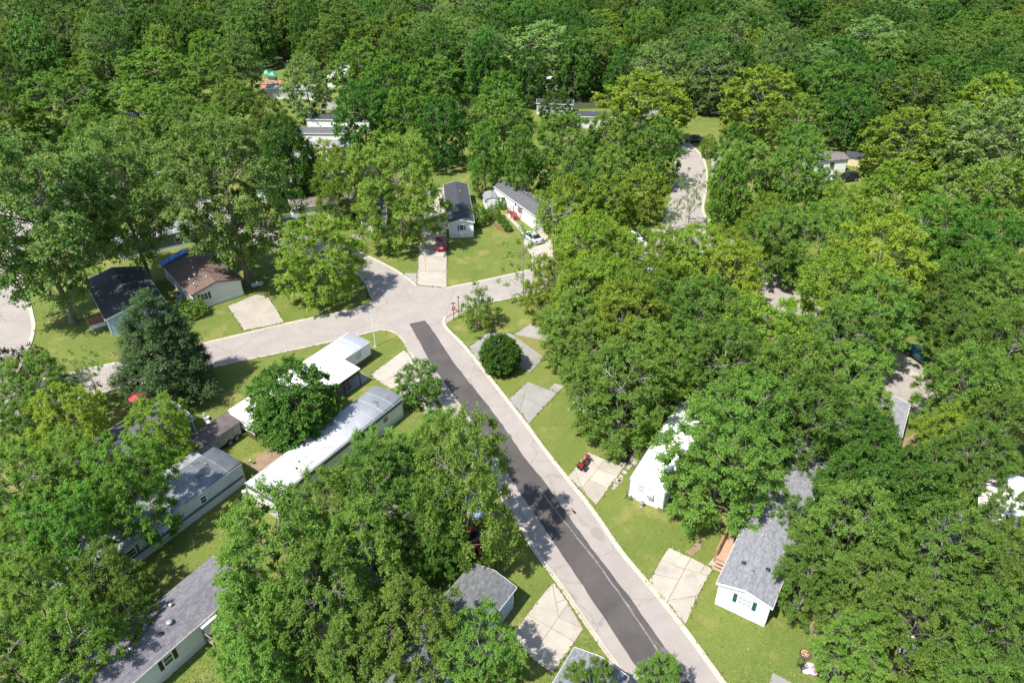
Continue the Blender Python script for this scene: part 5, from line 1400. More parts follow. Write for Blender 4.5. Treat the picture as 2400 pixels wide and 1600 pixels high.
ng.links.new(gi.outputs[0], m2p.inputs['Mesh']); ng.links.new(m2p.outputs[0], iop.inputs['Points']); ng.links.new(ci.outputs[0], iop.inputs['Instance'])
ng.links.new(attr('kind', 'INT'), iop.inputs['Instance Index']); ng.links.new(cx.outputs[0], iop.inputs['Scale']); ng.links.new(rx.outputs[0], iop.inputs['Rotation'])
ng.links.new(iop.outputs[0], go.inputs[0])
md = wood.modifiers.new('scatter', 'NODES'); md.node_group = ng
# ---------------------------------------------------------------- decks, steps
hm = h1.matrix_basis
d1 = empty('deck', hm @ Vector((-2.13, 6.0, 0)), h1.rotation_euler.z, 'orange-brown plank deck with cedar railing along the grey shingled home', 'deck')
for k in range(38): MB().box(-1.42, -.02, -1.8 + .148 * k, -1.8 + .148 * k + .138, .60, .64).build('deck_board', DECKP, d1)
r_ = MB()
for k in range(5): y = -1.75 + 1.36 * k; r_.box(-1.52, -1.43, y - .045, y + .045, 0, 1.55)
r_.box(-1.55, -1.40, -1.8, 3.75, 1.55, 1.59); r_.build('railing', WOODO, d1)
for k in range(24): y = -1.68 + .23 * k; MB().box(-1.495, -1.455, y - .018, y + .018, .66, 1.545).build('baluster', WOODO, d1)
for k in range(3): MB().box(-1.35, -.05, -2.1 - .28 * k, -1.83 - .28 * k, .42 - .17 * k, .46 - .17 * k).build('step', DECKP, d1)
MB().box(-1.4, -.05, -1.79, 3.7, .4, .595).build('joist', OLDW, d1)
gb = hm @ Vector((-2.9, 10.4, .0)); 
grl = empty('barbecue_grill', gb, h1.rotation_euler.z, 'large black barbecue grill standing at the end of the orange-brown deck', 'grill')
MB().box(-.55, .55, -.75, .75, .1, .95).build('cart', DARKM, grl)
MB().extr([(-.5, .955), (-.48, 1.2), (-.25, 1.42), (.25, 1.42), (.48, 1.2), (.5, .955)], -.7, .7).build('lid', mat('black_enamel', (.012, .012, .014), .25, .1, 4), grl)
MB().tube([(-.58, -.5, 1.12), (-.58, .5, 1.12)], .022, 6).build('handle', VENT, grl)
for y in (-1.15, .78): MB().box(-.4, .4, y, y + .37, .88, .93).build('side_shelf', DARKM, grl)
for x, y in ((-.45, -.65), (.45, -.65), (-.45, .65), (.45, .65)): MB().tube([(x - .04, y, .1), (x + .04, y, .1)], .1, 10).build('wheel', DARKM, grl)
bn = empty('bench', hm @ Vector((-2.85, 9.1, .64)), h1.rotation_euler.z, 'white slatted bench on the deck just below the black grill', 'bench')
for k in range(7): MB().box(-.6 + .17 * k, -.6 + .17 * k + .1, -.22, .22, .36, .4).build('slat', PURE, bn)
bl_ = MB(); [bl_.box(x - .03, x + .03, -.2, .2, 0, .355) for x in (-.5, .5)]; bl_.build('leg', PURE, bn)
# deck of the flat roofed trailer
d2 = empty('deck', h2.matrix_basis @ Vector((-1.85, 8.4, 0)), h2.rotation_euler.z, 'brown railed deck along the left side of the white flat-roofed trailer', 'deck')
for k in range(26): MB().box(-1.15, -.02, -2.3 + .148 * k, -2.3 + .148 * k + .138, .42, .46).build('deck_board', DECKP, d2)
r_ = MB()
for y in (-2.25, -.35, 1.5): r_.box(-1.25, -1.16, y - .045, y + .045, 0, 1.35)
r_.box(-1.27, -1.14, -2.3, 1.55, 1.35, 1.39); r_.box(-1.27, -.05, 1.56, 1.64, 1.35, 1.39); r_.build('railing', WOODB, d2)
for k in range(19): y = -2.15 + .195 * k; MB().box(-1.22, -1.19, y - .015, y + .015, .47, 1.345).build('baluster', WOODB, d2)
# red steps
d3 = empty('entrance_steps', h10.matrix_basis @ Vector((-2.07, 7.2, 0)), h10.rotation_euler.z, 'red stained landing and steps against the white home beside the clipped bushes', 'steps')
for k in range(9): MB().box(-1.3, -.02, -.6 + .148 * k, -.6 + .148 * k + .138, .72, .76).build('deck_board', WOODR, d3)
for k in range(4): MB().box(-1.25, -.1, -.92 - .3 * k, -.63 - .3 * k, .56 - .16 * k, .61 - .16 * k).build('step', WOODR, d3)
r_ = MB()
for x, y in ((-1.3, -.55), (-1.3, .7), (-.05, .7), (-1.3, -1.75), (-.08, -1.75)): r_.box(x - .045, x + .045, y - .045, y + .045, 0, 1.65 if y > -1 else 1.1)
r_.box(-1.34, -1.25, -.58, .74, 1.6, 1.66); r_.box(-1.3, -.02, .66, .74, 1.6, 1.66); r_.tube([(-1.3, -.55, 1.62), (-1.3, -1.78, 1.1)], .045, 5); r_.tube([(-.08, -.55, 1.62), (-.08, -1.78, 1.1)], .045, 5); r_.build('railing', WOODR, d3)
for k in range(8): MB().box(-1.31, -1.28, -.45 + .15 * k, -.41 + .15 * k, .77, 1.6).build('baluster', WOODR, d3)
MB().box(-1.22, -.05, -.55, .68, .02, .70).build('skirt_panel', PURE, d3)
# railing porch of bottom-left home
d4 = empty('entrance_steps', h6.matrix_basis @ Vector((-2.14, 3.9, 0)), h6.rotation_euler.z, 'weathered grey-brown porch with slatted railing at the bottom left home door', 'steps')
for k in range(10): MB().box(-1.25, -.02, -.75 + .148 * k, -.75 + .148 * k + .138, .60, .64).build('deck_board', OLDW, d4)
r_ = MB()
for x, y in ((-1.25, -.75), (-1.25, .7), (-1.25, -2.2), (-.05, .7)): r_.box(x - .045, x + .045, y - .045, y + .045, 0, 1.6 if y > -1 else 1.05)
r_.box(-1.3, -1.2, -.8, .76, 1.56, 1.61); r_.box(-1.28, -.03, .68, .76, 1.56, 1.61); r_.tube([(-1.25, -.75, 1.58), (-1.25, -2.22, 1.02)], .045, 5); r_.box(-1.27, -1.22, -.75, .7, .78, .83); r_.build('railing', OLDW, d4)
for k in range(9): y = -.65 + .155 * k; MB().box(-1.265, -1.235, y, y + .06, .84, 1.56).build('baluster', OLDW, d4)
for k in range(8): f = k / 8; y = -.85 - 1.3 * f; MB().box(-1.265, -1.235, y, y + .06, .64 - .5 * f, 1.55 - .52 * f).build('baluster', OLDW, d4)
for k in range(3): MB().box(-1.2, -.1, -1.1 - .3 * k, -.8 - .3 * k, .44 - .17 * k, .48 - .17 * k).build('step', OLDW, d4)
# orange porch of the slate roofed home
d5 = empty('deck', h7.matrix_basis @ Vector((-3.68, 4.6, 0)), h7.rotation_euler.z, 'small orange-stained porch with white skirting beside the slate roofed home', 'deck')
for k in range(14): MB().box(-2.0, -.03, -1.2 + .148 * k, -1.2 + .148 * k + .138, .62, .66).build('deck_board', mat('orange_stain', (.34, .12, .045), .7, .15, 4), d5)
MB().box(-2.02, -.03, -1.22, .9, .02, .60).build('skirt_panel', PURE, d5)
r_ = MB()
for x, y in ((-2, -1.2), (-2, .85), (-.1, -1.2)): r_.box(x - .05, x + .05, y - .05, y + .05, .6, 1.6)
r_.box(-2.05, -.05, -1.25, -1.16, 1.52, 1.58); r_.box(-2.05, -1.95, -1.15, .9, 1.52, 1.58); r_.build('railing', WOODO, d5)
for k in range(12): MB().box(-1.9 + .16 * k, -1.87 + .16 * k, -1.22, -1.19, .67, 1.52).build('baluster', WOODO, d5)
for k in range(12): MB().box(-2.015, -1.985, -1.05 + .16 * k, -1.02 + .16 * k, .67, 1.52).build('baluster', WOODO, d5)

# ---------------------------------------------------------------- vehicles
TYRE = mat('tyre_rubber', (.012, .012, .012), .85, .1, 8)
RIMM = mat('alloy_rim', (.42, .43, .44), .35, .05, 4, metal=.7)
CARG = mat('car_glass', (.012, .016, .019), .05, .1, 2, spec=.8)
LAMPR = mat('red_lamp', (.30, .012, .010), .2, .1, 3)
LAMPW = mat('clear_lamp', (.60, .62, .62), .15, .05, 3)
PLATE = mat('number_plate', (.62, .62, .60), .5, .05, 3)
def paint(nm, c, rough=.22): 
    m = mat(nm, c, rough, .03, 2)
    m.node_tree.nodes['Principled BSDF'].inputs['Coat Weight'].default_value = .6
    return m
def car(name, label, pos, az, colour, kind='sedan', cat='car'):
    """nose towards +y in its own frame; lofted body, glasshouse, wheels, lamps"""
    root = empty(name, (pos[0], pos[1], pos[2] if len(pos) > 2 and pos[2] else .03), R(az - 90), label, cat, 'vehicles parked in the park')
    Lc, Wc = {'sedan': (4.6, 1.8), 'suv': (4.5, 1.84), 'pickup': (5.5, 1.95), 'van': (4.9, 1.95)}[kind]; l, w = Lc / 2, Wc / 2
    # sections along y: (y, half width, sill z, beltline z, crown z)
    if kind == 'sedan': st = [(-l, .74, .38, .80, .84), (-l + .12, .84, .30, .92, .97), (-l + .75, .9, .24, .97, 1.00), (-.9, .9, .22, .95, .97), (.55, .9, .22, .92, .94), (1.05, .89, .23, .88, .93), (l - .55, .86, .26, .76, .82), (l - .1, .76, .34, .66, .70), (l, .66, .42, .58, .60)]
    elif kind == 'suv': st = [(-l, .80, .45, 1.0, 1.02), (-l + .1, .88, .36, 1.06, 1.08), (-l + .9, .92, .30, 1.06, 1.08), (0, .92, .30, 1.05, 1.07), (.9, .92, .30, 1.02, 1.06), (l - .5, .88, .34, .95, 1.02), (l - .08, .80, .42, .86, .90), (l, .72, .5, .78, .8)]
    elif kind == 'van': st = [(-l, .86, .45, 1.0, 1.02), (-l + .1, .94, .36, 1.1, 1.12), (0, .97, .30, 1.1, 1.12), (1.3, .96, .30, 1.05, 1.1), (l - .4, .9, .34, .92, .98), (l, .75, .5, .75, .78)]
    else: st = [(-l, .93, .55, 1.05, 1.06), (-l + .06, .96, .45, 1.08, 1.09), (-.55, .97, .42, 1.08, 1.09), (.6, .97, .40, 1.08, 1.10), (1.3, .96, .40, 1.06, 1.12), (l - .45, .93, .42, 1.0, 1.08), (l - .06, .86, .5, .92, .96), (l, .8, .55, .8, .82)]
    b = MB(); V = []
    for (y, hw, zs, zb, zc) in st:
        V += [(-hw * .92, y, zs), (-hw, y, zs + .16), (-hw * 1.0, y, (zs + zb) / 2 + .05), (-hw * .95, y, zb), (-hw * .55, y, zc), (hw * .55, y, zc), (hw * .95, y, zb), (hw, y, (zs + zb) / 2 + .05), (hw, y, zs + .16), (hw * .92, y, zs)]
    n = 10; F = []
    for i in range(len(st) - 1):
        for k in range(n): F.append((i * n + k, i * n + (k + 1) % n, (i + 1) * n + (k + 1) % n, (i + 1) * n + k))
    F += [tuple(range(n - 1, -1, -1)), tuple(range((len(st) - 1) * n, len(st) * n))]
    b.add(V, F, smooth=True); bo = b.build('body', colour, root)
    # glasshouse
    if kind == 'sedan': gh = [(-1.75, .98, .70, 0), (-1.05, .98, .80, .40), (-.1, .97, .82, .47), (.35, .95, .80, .44), (1.1, .93, .70, 0)]
    elif kind == 'suv': gh = [(-l + .1, 1.06, .78, 0), (-l + .45, 1.07, .82, .58), (-.4, 1.06, .84, .64), (.35, 1.05, .82, .60), (1.15, 1.04, .74, 0)]
    elif kind == 'van': gh = [(-l + .08, 1.1, .84, 0), (-l + .25, 1.1, .88, .74), (0, 1.1, .9, .8), (.75, 1.1, .86, .76), (1.75, 1.06, .76, 0)]
    else: gh = [(-.55, 1.08, .82, 0), (-.45, 1.08, .84, .60), (.2, 1.08, .86, .66), (.65, 1.09, .84, .62), (1.35, 1.1, .76, 0)]
    V = []
    for (y, z, hw, hh) in gh: k = 1 - .22 * hh / .6; V += [(-hw, y, z - .04), (-hw * k, y, z + hh), (hw * k, y, z + hh), (hw, y, z - .04)]
    F = []
    for i in range(len(gh) - 1):
        for k in range(3): F.append((i * 4 + k, i * 4 + k + 1, (i + 1) * 4 + k + 1, (i + 1) * 4 + k))
    g_ = MB(); g_.add(V, F); g_.build('glasshouse', CARG, root)
    # roof panel and pillars proud of the glass
    r_ = MB(); V = []; mid = [q for q in gh if q[3] > .2]
    for (y, z, hw, hh) in mid: k = 1 - .22 * hh / .6; V += [(-hw * k - .012, y, z + hh - .035), (-hw * k * .8, y, z + hh + .03), (hw * k * .8, y, z + hh + .03), (hw * k + .012, y, z + hh - .035)]
    F = []
    for i in range(len(mid) - 1):
        for k in range(3): F.append((i * 4 + k, i * 4 + k + 1, (i + 1) * 4 + k + 1, (i + 1) * 4 + k))
    m_ = len(mid); F += [(0, 1, 2, 3), tuple((m_ - 1) * 4 + k for k in (3, 2, 1, 0))]
    r_.add(V, F, smooth=True)
    for s in (-1, 1):
        for i, j in ((0, 1), (len(gh) - 1, len(gh) - 2), (2, 2)):
            a, c_ = gh[i], gh[j]; k = 1 - .22 * c_[3] / .6
            r_.tube([(s * (a[2] + .0), a[0], a[1] - .02), (s * (c_[2] * k + .005), c_[0], c_[1] + c_[3] - .02)], .035, 4)
    r_.build('roof', colour, root)
    for sx in (-1, 1):
        for y in (-l * .60, l * .62):
            rw_ = .33 if kind != 'pickup' else .38
            wh = MB(); wh.tube([(sx * (w - .20), y, rw_), (sx * (w + .02), y, rw_)], rw_, 18); wo = wh.build('wheel', TYRE, root)
            rm = MB(); rm.tube([(sx * (w + .021), y, rw_), (sx * (w + .032), y, rw_)], rw_ * .66, 12)
            for k in range(5): a = 6.283 * k / 5; rm.tube([(sx * (w + .034), y, rw_), (sx * (w + .034), y + rw_ * .6 * math.cos(a), rw_ + rw_ * .6 * math.sin(a))], .03, 4)
            rm.build('rim', RIMM, wo)
    zf, zr = st[-2][3], st[1][3]
    for sx in (-1, 1):
        x0, x1 = sorted((sx * .46, sx * .74)); MB().box(x0, x1, l - .16, l - .02, zf - .12, zf + .01).build('headlight', LAMPW, root)
        x0, x1 = sorted((sx * .5, sx * .84)); MB().box(x0, x1, -l - .015, -l + .16, zr - .22, zr - .02).build('tail_light', LAMPR, root)
        mm_ = MB(); mm_.ball((sx * (w + .08), gh[-1][0] - .25, gh[-1][1] + .07), .11, nu=8, nv=5, sz=.7); mm_.build('mirror', colour, root)
    MB().box(-.26, .26, -l - .02, -l - .003, zr - .36, zr - .22).build('number_plate', PLATE, root)
    bm = MB(); bm.box(-w * .86, w * .86, -l - .07, -l + .05, st[0][2] - .04, st[0][2] + .16); bm.build('rear_bumper', RIMM if kind == 'pickup' else colour, root)
    MB().box(-.6, .6, l - .05, l + .012, st[-1][2] + .03, st[-1][2] + .13).build('grille', DARKM, root)
    if kind == 'pickup':
        bd = MB(); bd.box(-.80, .80, -l + .14, -.68, 1.085, 1.10); bd.build('bed_floor', mat('bed_liner', (.012, .013, .014), .8, .1, 4), root)
        ri = MB()
        for sx in (-1, 1): x0, x1 = sorted((sx * .80, sx * .95)); ri.box(x0, x1, -l + .05, -.6, 1.09, 1.30)
        ri.box(-.95, .95, -l, -l + .05, 1.09, 1.30); ri.build('bed_side', colour, root)
    return root
p = gp(1034, 578); car('parked_suv', 'dark red car parked tail-out on the driveway left of the dark roofed home', p, 97, paint('red_paint', (.26, .008, .018)), 'suv')
p = gp(1247, 563); car('parked_sedan', 'silver sedan parked tail-out on the drive of the red-stepped home', p, 122, paint('silver_paint', (.42, .45, .47)), 'sedan')
p = gp(668, 527); car('parked_sedan', 'slate grey sedan parked on the grass-edged drive left of the light green tree', p, 212, paint('slate_paint', (.055, .075, .10)), 'sedan')
p = gp(1627, 333); car('parked_sedan', 'black sedan parked side-on at the top of the winding road', p, 182, paint('black_paint', (.012, .012, .014)), 'sedan')
p = gp(1477, 562); car('parked_sedan', 'white sedan beside the dark green car in the shaded drive', p, 125, paint('white_paint', (.72, .74, .75)), 'sedan')
p = gp(1500, 555); car('parked_suv', 'very dark green car beside the white sedan in the shaded drive', p, 128, paint('green_paint', (.008, .028, .024)), 'suv')
p = gp(1984, 424); car('parked_suv', 'black car behind the white home in the right hand clearing', p, 200, paint('black_paint', (.012, .012, .014)), 'suv')
p = gp(1940, 424); car('parked_sedan', 'white car mostly hidden by leaves beside the black car in the clearing', p, 195, paint('white_paint', (.72, .74, .75)), 'sedan')
pk = gp(2163, 848); pkup = car('pickup_truck', 'teal and dark pickup truck parked tail-out near the right edge', pk, 106, paint('teal_paint', (.012, .07, .085)), 'pickup', 'truck')
p = gp(1112, 1262); car('parked_sedan', 'dark red car nose-out under the big roadside maple', p, -58, paint('red_paint', (.26, .008, .018)), 'sedan')
p = gp(1097, 1190); car('parked_sedan', 'pale blue car glimpsed through the big roadside maple', p, -58, paint('pale_blue_paint', (.36, .45, .55)), 'sedan')
p = gp(1762, 742); car('parked_sedan', 'silver blue car half seen beside the forked trunk right of the junction trees', p, -64, paint('silver_blue_paint', (.36, .42, .48)), 'sedan')
p = gp(715, 502); car('parked_van', 'white van in front of the light grey home', p, 200, paint('white_paint', (.72, .74, .75)), 'van', 'van')
p = gp(815, 518); car('parked_sedan', 'dark maroon car in the shade right of the light green tree', p, 170, paint('maroon_paint', (.06, .012, .014)), 'sedan')

# storage boxes in the pickup bed
bx_ = empty('storage_bin', pkup.matrix_basis @ Vector((.25, -1.5, 1.105)), pkup.rotation_euler.z, 'turquoise bin lying in the bed of the teal pickup', 'bin')
TURQ = mat('turquoise_plastic', (.03, .34, .33), .4, .05, 3)
MB().box(-.3, .3, -.3, .3, 0, .3).build('tub', TURQ, bx_); MB().box(-.33, .33, -.33, .33, .301, .35).build('lid', TURQ, bx_)

# motorcycle
mcp = (gp(1362, 1103) + gp(1379, 1081)) / 2
mc = empty('motorcycle', (mcp.x, mcp.y, .055), math.atan2(gp(1380, 1079).y - gp(1361, 1105).y, gp(1380, 1079).x - gp(1361, 1105).x) - math.pi / 2, 'red and black touring motorcycle parked on the slab driveway', 'motorcycle')
CRED = paint('motorcycle_red', (.22, .008, .014)); CHR = mat('chrome', (.6, .6, .62), .12, .03, 3, metal=1.0); BLK = mat('black_vinyl', (.014, .014, .015), .5, .1, 5)
for y, nm in ((.82, 'front'), (-.72, 'rear')):
    wh = MB(); seg = 20
    for k in range(seg):
        a0, a1 = 6.2832 * k / seg, 6.2832 * (k + 1) / seg
        wh.tube([(0, y + .29 * math.cos(a0), .33 + .29 * math.sin(a0)), (0, y + .29 * math.cos(a1), .33 + .29 * math.sin(a1))], .065, 6, cap=False)
    wo = wh.build('wheel', TYRE, mc)
    sp = MB(); sp.tube([(-.05, y, .33), (.05, y, .33)], .06, 8)
    for k in range(10): a = 6.2832 * k / 10; sp.tube([(0, y, .33), (0, y + .25 * math.cos(a), .33 + .25 * math.sin(a))], .01, 3)
    sp.build('rim', CHR, wo)
b = MB(); b.box(-.16, .16, -.25, .32, .22, .55); b.build('engine', CHR, mc)
b = MB()
for s in (-1, 1): b.tube([(s * .09, .82, .33), (s * .11, .62, .75), (s * .12, .5, 1.0)], .03, 6); b.tube([(s * .2, .35, .28), (s * .23, -.2, .24), (s * .24, -1.0, .27)], [.035, .045, .055], 6)
b.build('fork_and_exhaust', CHR, mc)
b = MB(); b.extr([(-.17, .60), (-.20, .75), (-.10, .88), (.10, .88), (.20, .75), (.17, .60)], -.08, .45); b.build('fuel_tank', CRED, mc)
b = MB(); b.box(-.19, .19, -.62, -.05, .68, .80); b.box(-.16, .16, -.80, -.60, .72, .98); b.build('seat', BLK, mc)
b = MB()
for y in (.82, -.74):
    for k in range(7): a0, a1 = R(20 + 20 * k), R(40 + 20 * k); b.add([(-.09, y + .40 * math.cos(a0), .33 + .40 * math.sin(a0)), (.09, y + .40 * math.cos(a0), .33 + .40 * math.sin(a0)), (.09, y + .40 * math.cos(a1), .33 + .40 * math.sin(a1)), (-.09, y + .40 * math.cos(a1), .33 + .40 * math.sin(a1))], [(0, 1, 2, 3)])
b.build('mudguard', BLK, mc)
for s in (-1, 1): x0, x1 = sorted((s * .2, s * .46)); MB().box(x0, x1, -1.05, -.45, .35, .72).build('saddlebag', BLK, mc)
MB().box(-.27, .27, -1.12, -.82, .78, 1.08).build('top_box', CRED, mc)
b = MB(); b.add([(-.3, .58, .75), (.3, .58, .75), (.26, .48, 1.2), (-.26, .48, 1.2), (-.2, .74, .78), (.2, .74, .78), (.16, .56, 1.2), (-.16, .56, 1.2)], [(0, 1, 2, 3), (4, 7, 6, 5), (1, 5, 6, 2), (0, 3, 7, 4), (3, 2, 6, 7), (0, 4, 5, 1)]); b.build('fairing', CRED, mc)
MB().tube([(-.42, .22, 1.02), (-.25, .42, 1.05), (.25, .42, 1.05), (.42, .22, 1.02)], .018, 6).build('handlebar', CHR, mc)
MB().ball((0, .72, .88), .1, nu=10, nv=6).build('headlight', LAMPW, mc)
MB().box(-.1, .1, -1.14, -1.121, .86, .94).build('tail_light', LAMPR, mc)
for s in (-1, 1): MB().ball((s * .40, .4, 1.16), .06, nu=8, nv=5).build('mirror', CHR, mc)

# lawn mower
lmp = gp(1467, 1077); lm = empty('lawn_mower', (lmp.x, lmp.y, .05), R(-28), 'black lawn mower with rear bag on the walkway beside the pink toy', 'mower')
MB().extr([(-.3, .12), (-.3, .26), (-.2, .34), (.2, .34), (.3, .26), (.3, .12)], -.62, .12).build('deck', DARKM, lm)
MB().lathe([(.2, .34), (.2, .47), (.13, .54), (.005, .55)], n=12, c=(0, -.28, 0)).build('engine', mat('engine_brown', (.10, .075, .06), .5, .1, 4), lm)
MB().extr([(-.26, .2), (-.3, .5), (-.18, .66), (.18, .66), (.3, .5), (.26, .2)], .14, .74).build('grass_bag', BLK, lm)
for x in (-1, 1):
    for y in (-.52, .1): MB().tube([(x * .3, y, .13), (x * .37, y, .13)], .13, 12).build('wheel', TYRE, lm)
MB().tube([(-.24, .1, .4), (-.24, .85, .95), (.24, .85, .95), (.24, .1, .4)], .018, 6).build('handle', DARKM, lm)
# pink toy car
ty = gp(1493, 1066); tc_ = empty('toy_car', (ty.x, ty.y, .05), R(-40), 'faded pink plastic toy car beside the brown deck railing', 'toy')
PINK = mat('pink_plastic', (.62, .16, .22), .4, .08, 4)
MB().extr([(-.28, .14), (-.3, .36), (-.24, .42), (.24, .42), (.3, .36), (.28, .14)], -.5, .5).build('body', PINK, tc_)
MB().box(-.2, .2, -.2, .2, .425, .48).build('seat', PURE, tc_)
MB().add([(-.24, .2, .42), (.24, .2, .42), (.2, .12, .7), (-.2, .12, .7), (-.24, .24, .42), (.24, .24, .42), (.2, .16, .7), (-.2, .16, .7)], [(3, 2, 1, 0), (4, 5, 6, 7), (0, 1, 5, 4), (1, 2, 6, 5), (2, 3, 7, 6), (3, 0, 4, 7)]).build('windscreen', PURE, tc_)
for x in (-1, 1):
    for y in (-.32, .32): MB().tube([(x * .27, y, .14), (x * .34, y, .14)], .14, 12).build('wheel', TYRE, tc_)

# weathered box trailer
bt0 = gp(571, 1040); btd = R(57)
bt = empty('box_trailer', (bt0.x - 2.6, bt0.y + .2, 0), btd - math.pi / 2, 'weathered grey box trailer with brown roof and bare wheels behind the striped trailer', 'trailer')
BOXM = mat('peeling_panel', (.33, .36, .37), .8, .2, 3, .2, 15, col2=(.19, .20, .20), dirt=.8, dirtcol=(.10, .075, .05), dscale=1.5)
MB().box(-1.25, 1.25, -3.0, 2.0, .55, 2.1).build('body', BOXM, bt)
MB().extr([(-1.35, 2.1), (-.9, 2.32), (0, 2.42), (.9, 2.32), (1.35, 2.1), (1.35, 2.06), (-1.35, 2.06)], -3.1, 2.1).build('roof', mat('old_roll_roof', (.13, .105, .10), .9, .2, 2, .3, 14, col2=(.085, .07, .068)), bt)
for x in (-1, 1):
    for y in (.35, 1.25):
        wo = MB().tube([(x * 1.14, y, .38), (x * 1.36, y, .38)], .38, 16).build('wheel', TYRE, bt)
        rm = MB()
        rm.tube([(x * 1.361, y, .38), (x * 1.375, y, .38)], .24, 12)
        for k in range(6): a = 6.283 * k / 6; rm.tube([(x * 1.378, y, .38), (x * 1.378, y + .22 * math.cos(a), .38 + .22 * math.sin(a))], .02, 4)
        rm.build('rim', mat('rusty_rim', (.30, .25, .19), .7, .2, 6), wo)
for y in (-2.0, -.8, 1.0): MB().box(1.252, 1.27, y, y + .05, .6, 2.05).build('rib', OLDW, bt)
MB().tube([(0, -3.0, .5), (0, -4.2, .45)], .06, 6).build('tow_bar', DARKM, bt)

# red canopy swing
sw = gp(336, 958); rsw = empty('canopy_swing', (sw.x, sw.y, 0), R(25), 'garden swing seat with rounded red canopy on the grass behind the pine', 'swing')
REDC = mat('red_canvas', (.42, .035, .06), .7, .08, 4, .2, 12)
ar = [(-.75 + 1.5 * i / 8, 1.85 + .32 * math.sin(math.pi * i / 8)) for i in range(9)]
Mz = Matrix.Rotation(math.pi / 2, 4, 'Z')
MB().extr(ar + [(x, z - .03) for x, z in ar[::-1]], -1.0, 1.0, M=Mz, smooth=True).build('canopy', REDC, rsw)
MB().box(-.85, .85, -.3, .25, .48, .58).build('seat', REDC, rsw); MB().box(-.85, .85, .22, .3, .585, 1.05).build('backrest', REDC, rsw)
f = MB()
for x in (-.98, .98): f.tube([(x, -.72, 0), (x, -.1, 1.86)], .03, 6); f.tube([(x, .72, 0), (x, .1, 1.86)], .03, 6)
f.tube([(-.98, 0, 1.86), (.98, 0, 1.86)], .03, 6)
for x in (-.85, .85): f.tube([(x, 0, 1.86), (x, -.2, .55)], .012, 4)
f.build('frame', DARKM, rsw)
# white pipes and poly chair behind
for (u, v, h, lab) in ((517, 995, 1.0, 'short leaning white post behind the box trailer'), (536, 997, 1.05, 'capped white post at the corner of the brown-skirted trailer')):
    q = gp(u, v); e = empty('post', (q.x, q.y, 0), 0, lab, 'post'); MB().tube([(0, 0, 0), (.06, 0, h)], .09, 10).build('pipe', PURE, e); MB().tube([(.06, 0, h + .002), (.065, 0, h + .06)], .11, 10).build('cap', PURE, e)
for (u, v, lab, k) in ((489, 996, 'white plastic garden chair in the shade nearest the brown-skirted trailer', 0), (486, 984, 'white plastic garden chair farther from the trailer in the same shade', 1)):
    q = gp(u, v); e = empty('garden_chair', (q.x, q.y, 0), R(40 + 50 * k), lab, 'chair', 'white garden chairs')
    MB().box(-.24, .24, -.24, .24, .4, .44).build('seat', PURE, e); MB().box(-.24, .24, .2, .25, .445, .9).build('backrest', PURE, e)
    for x in (-1, 1):
        for y in (-1, 1): MB().box(x * .2 - .025, x * .2 + .025, y * .2 - .025, y * .2 + .025, 0, .398).build('leg', PURE, e)

# ---------------------------------------------------------------- street furniture
fp = gp(880, 812); fl = empty('flagpole', (fp.x, fp.y, 0), 0, 'slim bare white flagpole on the corner lawn', 'flagpole')
MB().tube([(0, 0, 0), (0, 0, 3), (0, 0, 5.75)], [.05, .042, .03], 8).build('pole', PURE, fl); MB().ball((0, 0, 5.8), .07, nu=8, nv=6).build('finial', VENT, fl); MB().lathe([(.28, 0), (.28, .06), (.1, .09), (.05, .12)], n=12).build('base', CONC, fl)
sp = gp(1064, 750); sg = empty('stop_sign', (sp.x, sp.y, 0), R(12), 'red stop sign on a black post at the junction corner', 'sign')
MB().box(-.045, .045, -.045, .045, 0, 2.6).build('post', DARKM, sg)
SRED = mat('sign_red', (.55, .022, .030), .45, .04, 3); SWH = mat('sign_white', (.80, .80, .80), .45, .02, 3)
oc = [(.40 * math.cos(R(22.5 + 45 * k)), 1.95 + .40 * math.sin(R(22.5 + 45 * k))) for k in range(8)]; oi_ = [(x * .9, 1.95 + (z - 1.95) * .9) for x, z in oc]
pl = MB().extr(oc, -.075, -.055).build('plate', SWH, sg); MB().extr(oi_, -.082, -.076).build('face', SRED, pl)
tcv = bpy.data.curves.new('lettering', 'FONT'); tcv.body = 'STOP'; tcv.size = .30; tcv.align_x = 'CENTER'; tcv.align_y = 'CENTER'; tcv.extrude = .003
_t = bpy.data.objects.new('lettering_curve', tcv); C.objects.link(_t); bpy.context.view_layer.update()
_lm = bpy.data.meshes.new_from_object(_t.evaluated_get(bpy.context.evaluated_depsgraph_get())); bpy.data.objects.remove(_t); bpy.data.curves.remove(tcv)
to = bpy.data.objects.new('lettering', _lm); C.objects.link(to); to.parent = pl; to.location = (0, -.086, 1.95); to.rotation_euler = (R(90), 0, 0); _lm.materials.clear(); _lm.materials.append(SWH)
MB().box(-.3, .3, -.02, -.005 + .02, 2.62, 2.78).build('street_plate', mat('sign_green', (.01, .12, .06), .5, .05, 3), sg)
def lamp_post(u, v, h, lab):
    q = gp(u, v); e = empty('lamp_post', (q.x, q.y, 0), 0, lab, 'lamp post', 'black lamp posts')
    MB().tube([(0, 0, 0), (0, 0, h)], .045, 8).build('post', DARKM, e); MB().lathe([(.12, 0), (.12, .25), (.06, .35)], n=10).build('base', DARKM, e)
    MB().lathe([(.06, h), (.12, h + .05), (.15, h + .3), (.02, h + .32)], n=8).build('lantern', LAMPW, e); MB().lathe([(.19, h + .322), (.1, h + .42), (.005, h + .48)], n=8).build('cap', DARKM, e)
lamp_post(862, 697, 2.5, 'black lamp post on the grass tip left of the junction'); lamp_post(1076, 745, 3.0, 'black lamp post beside the small ragged tree and stop sign')
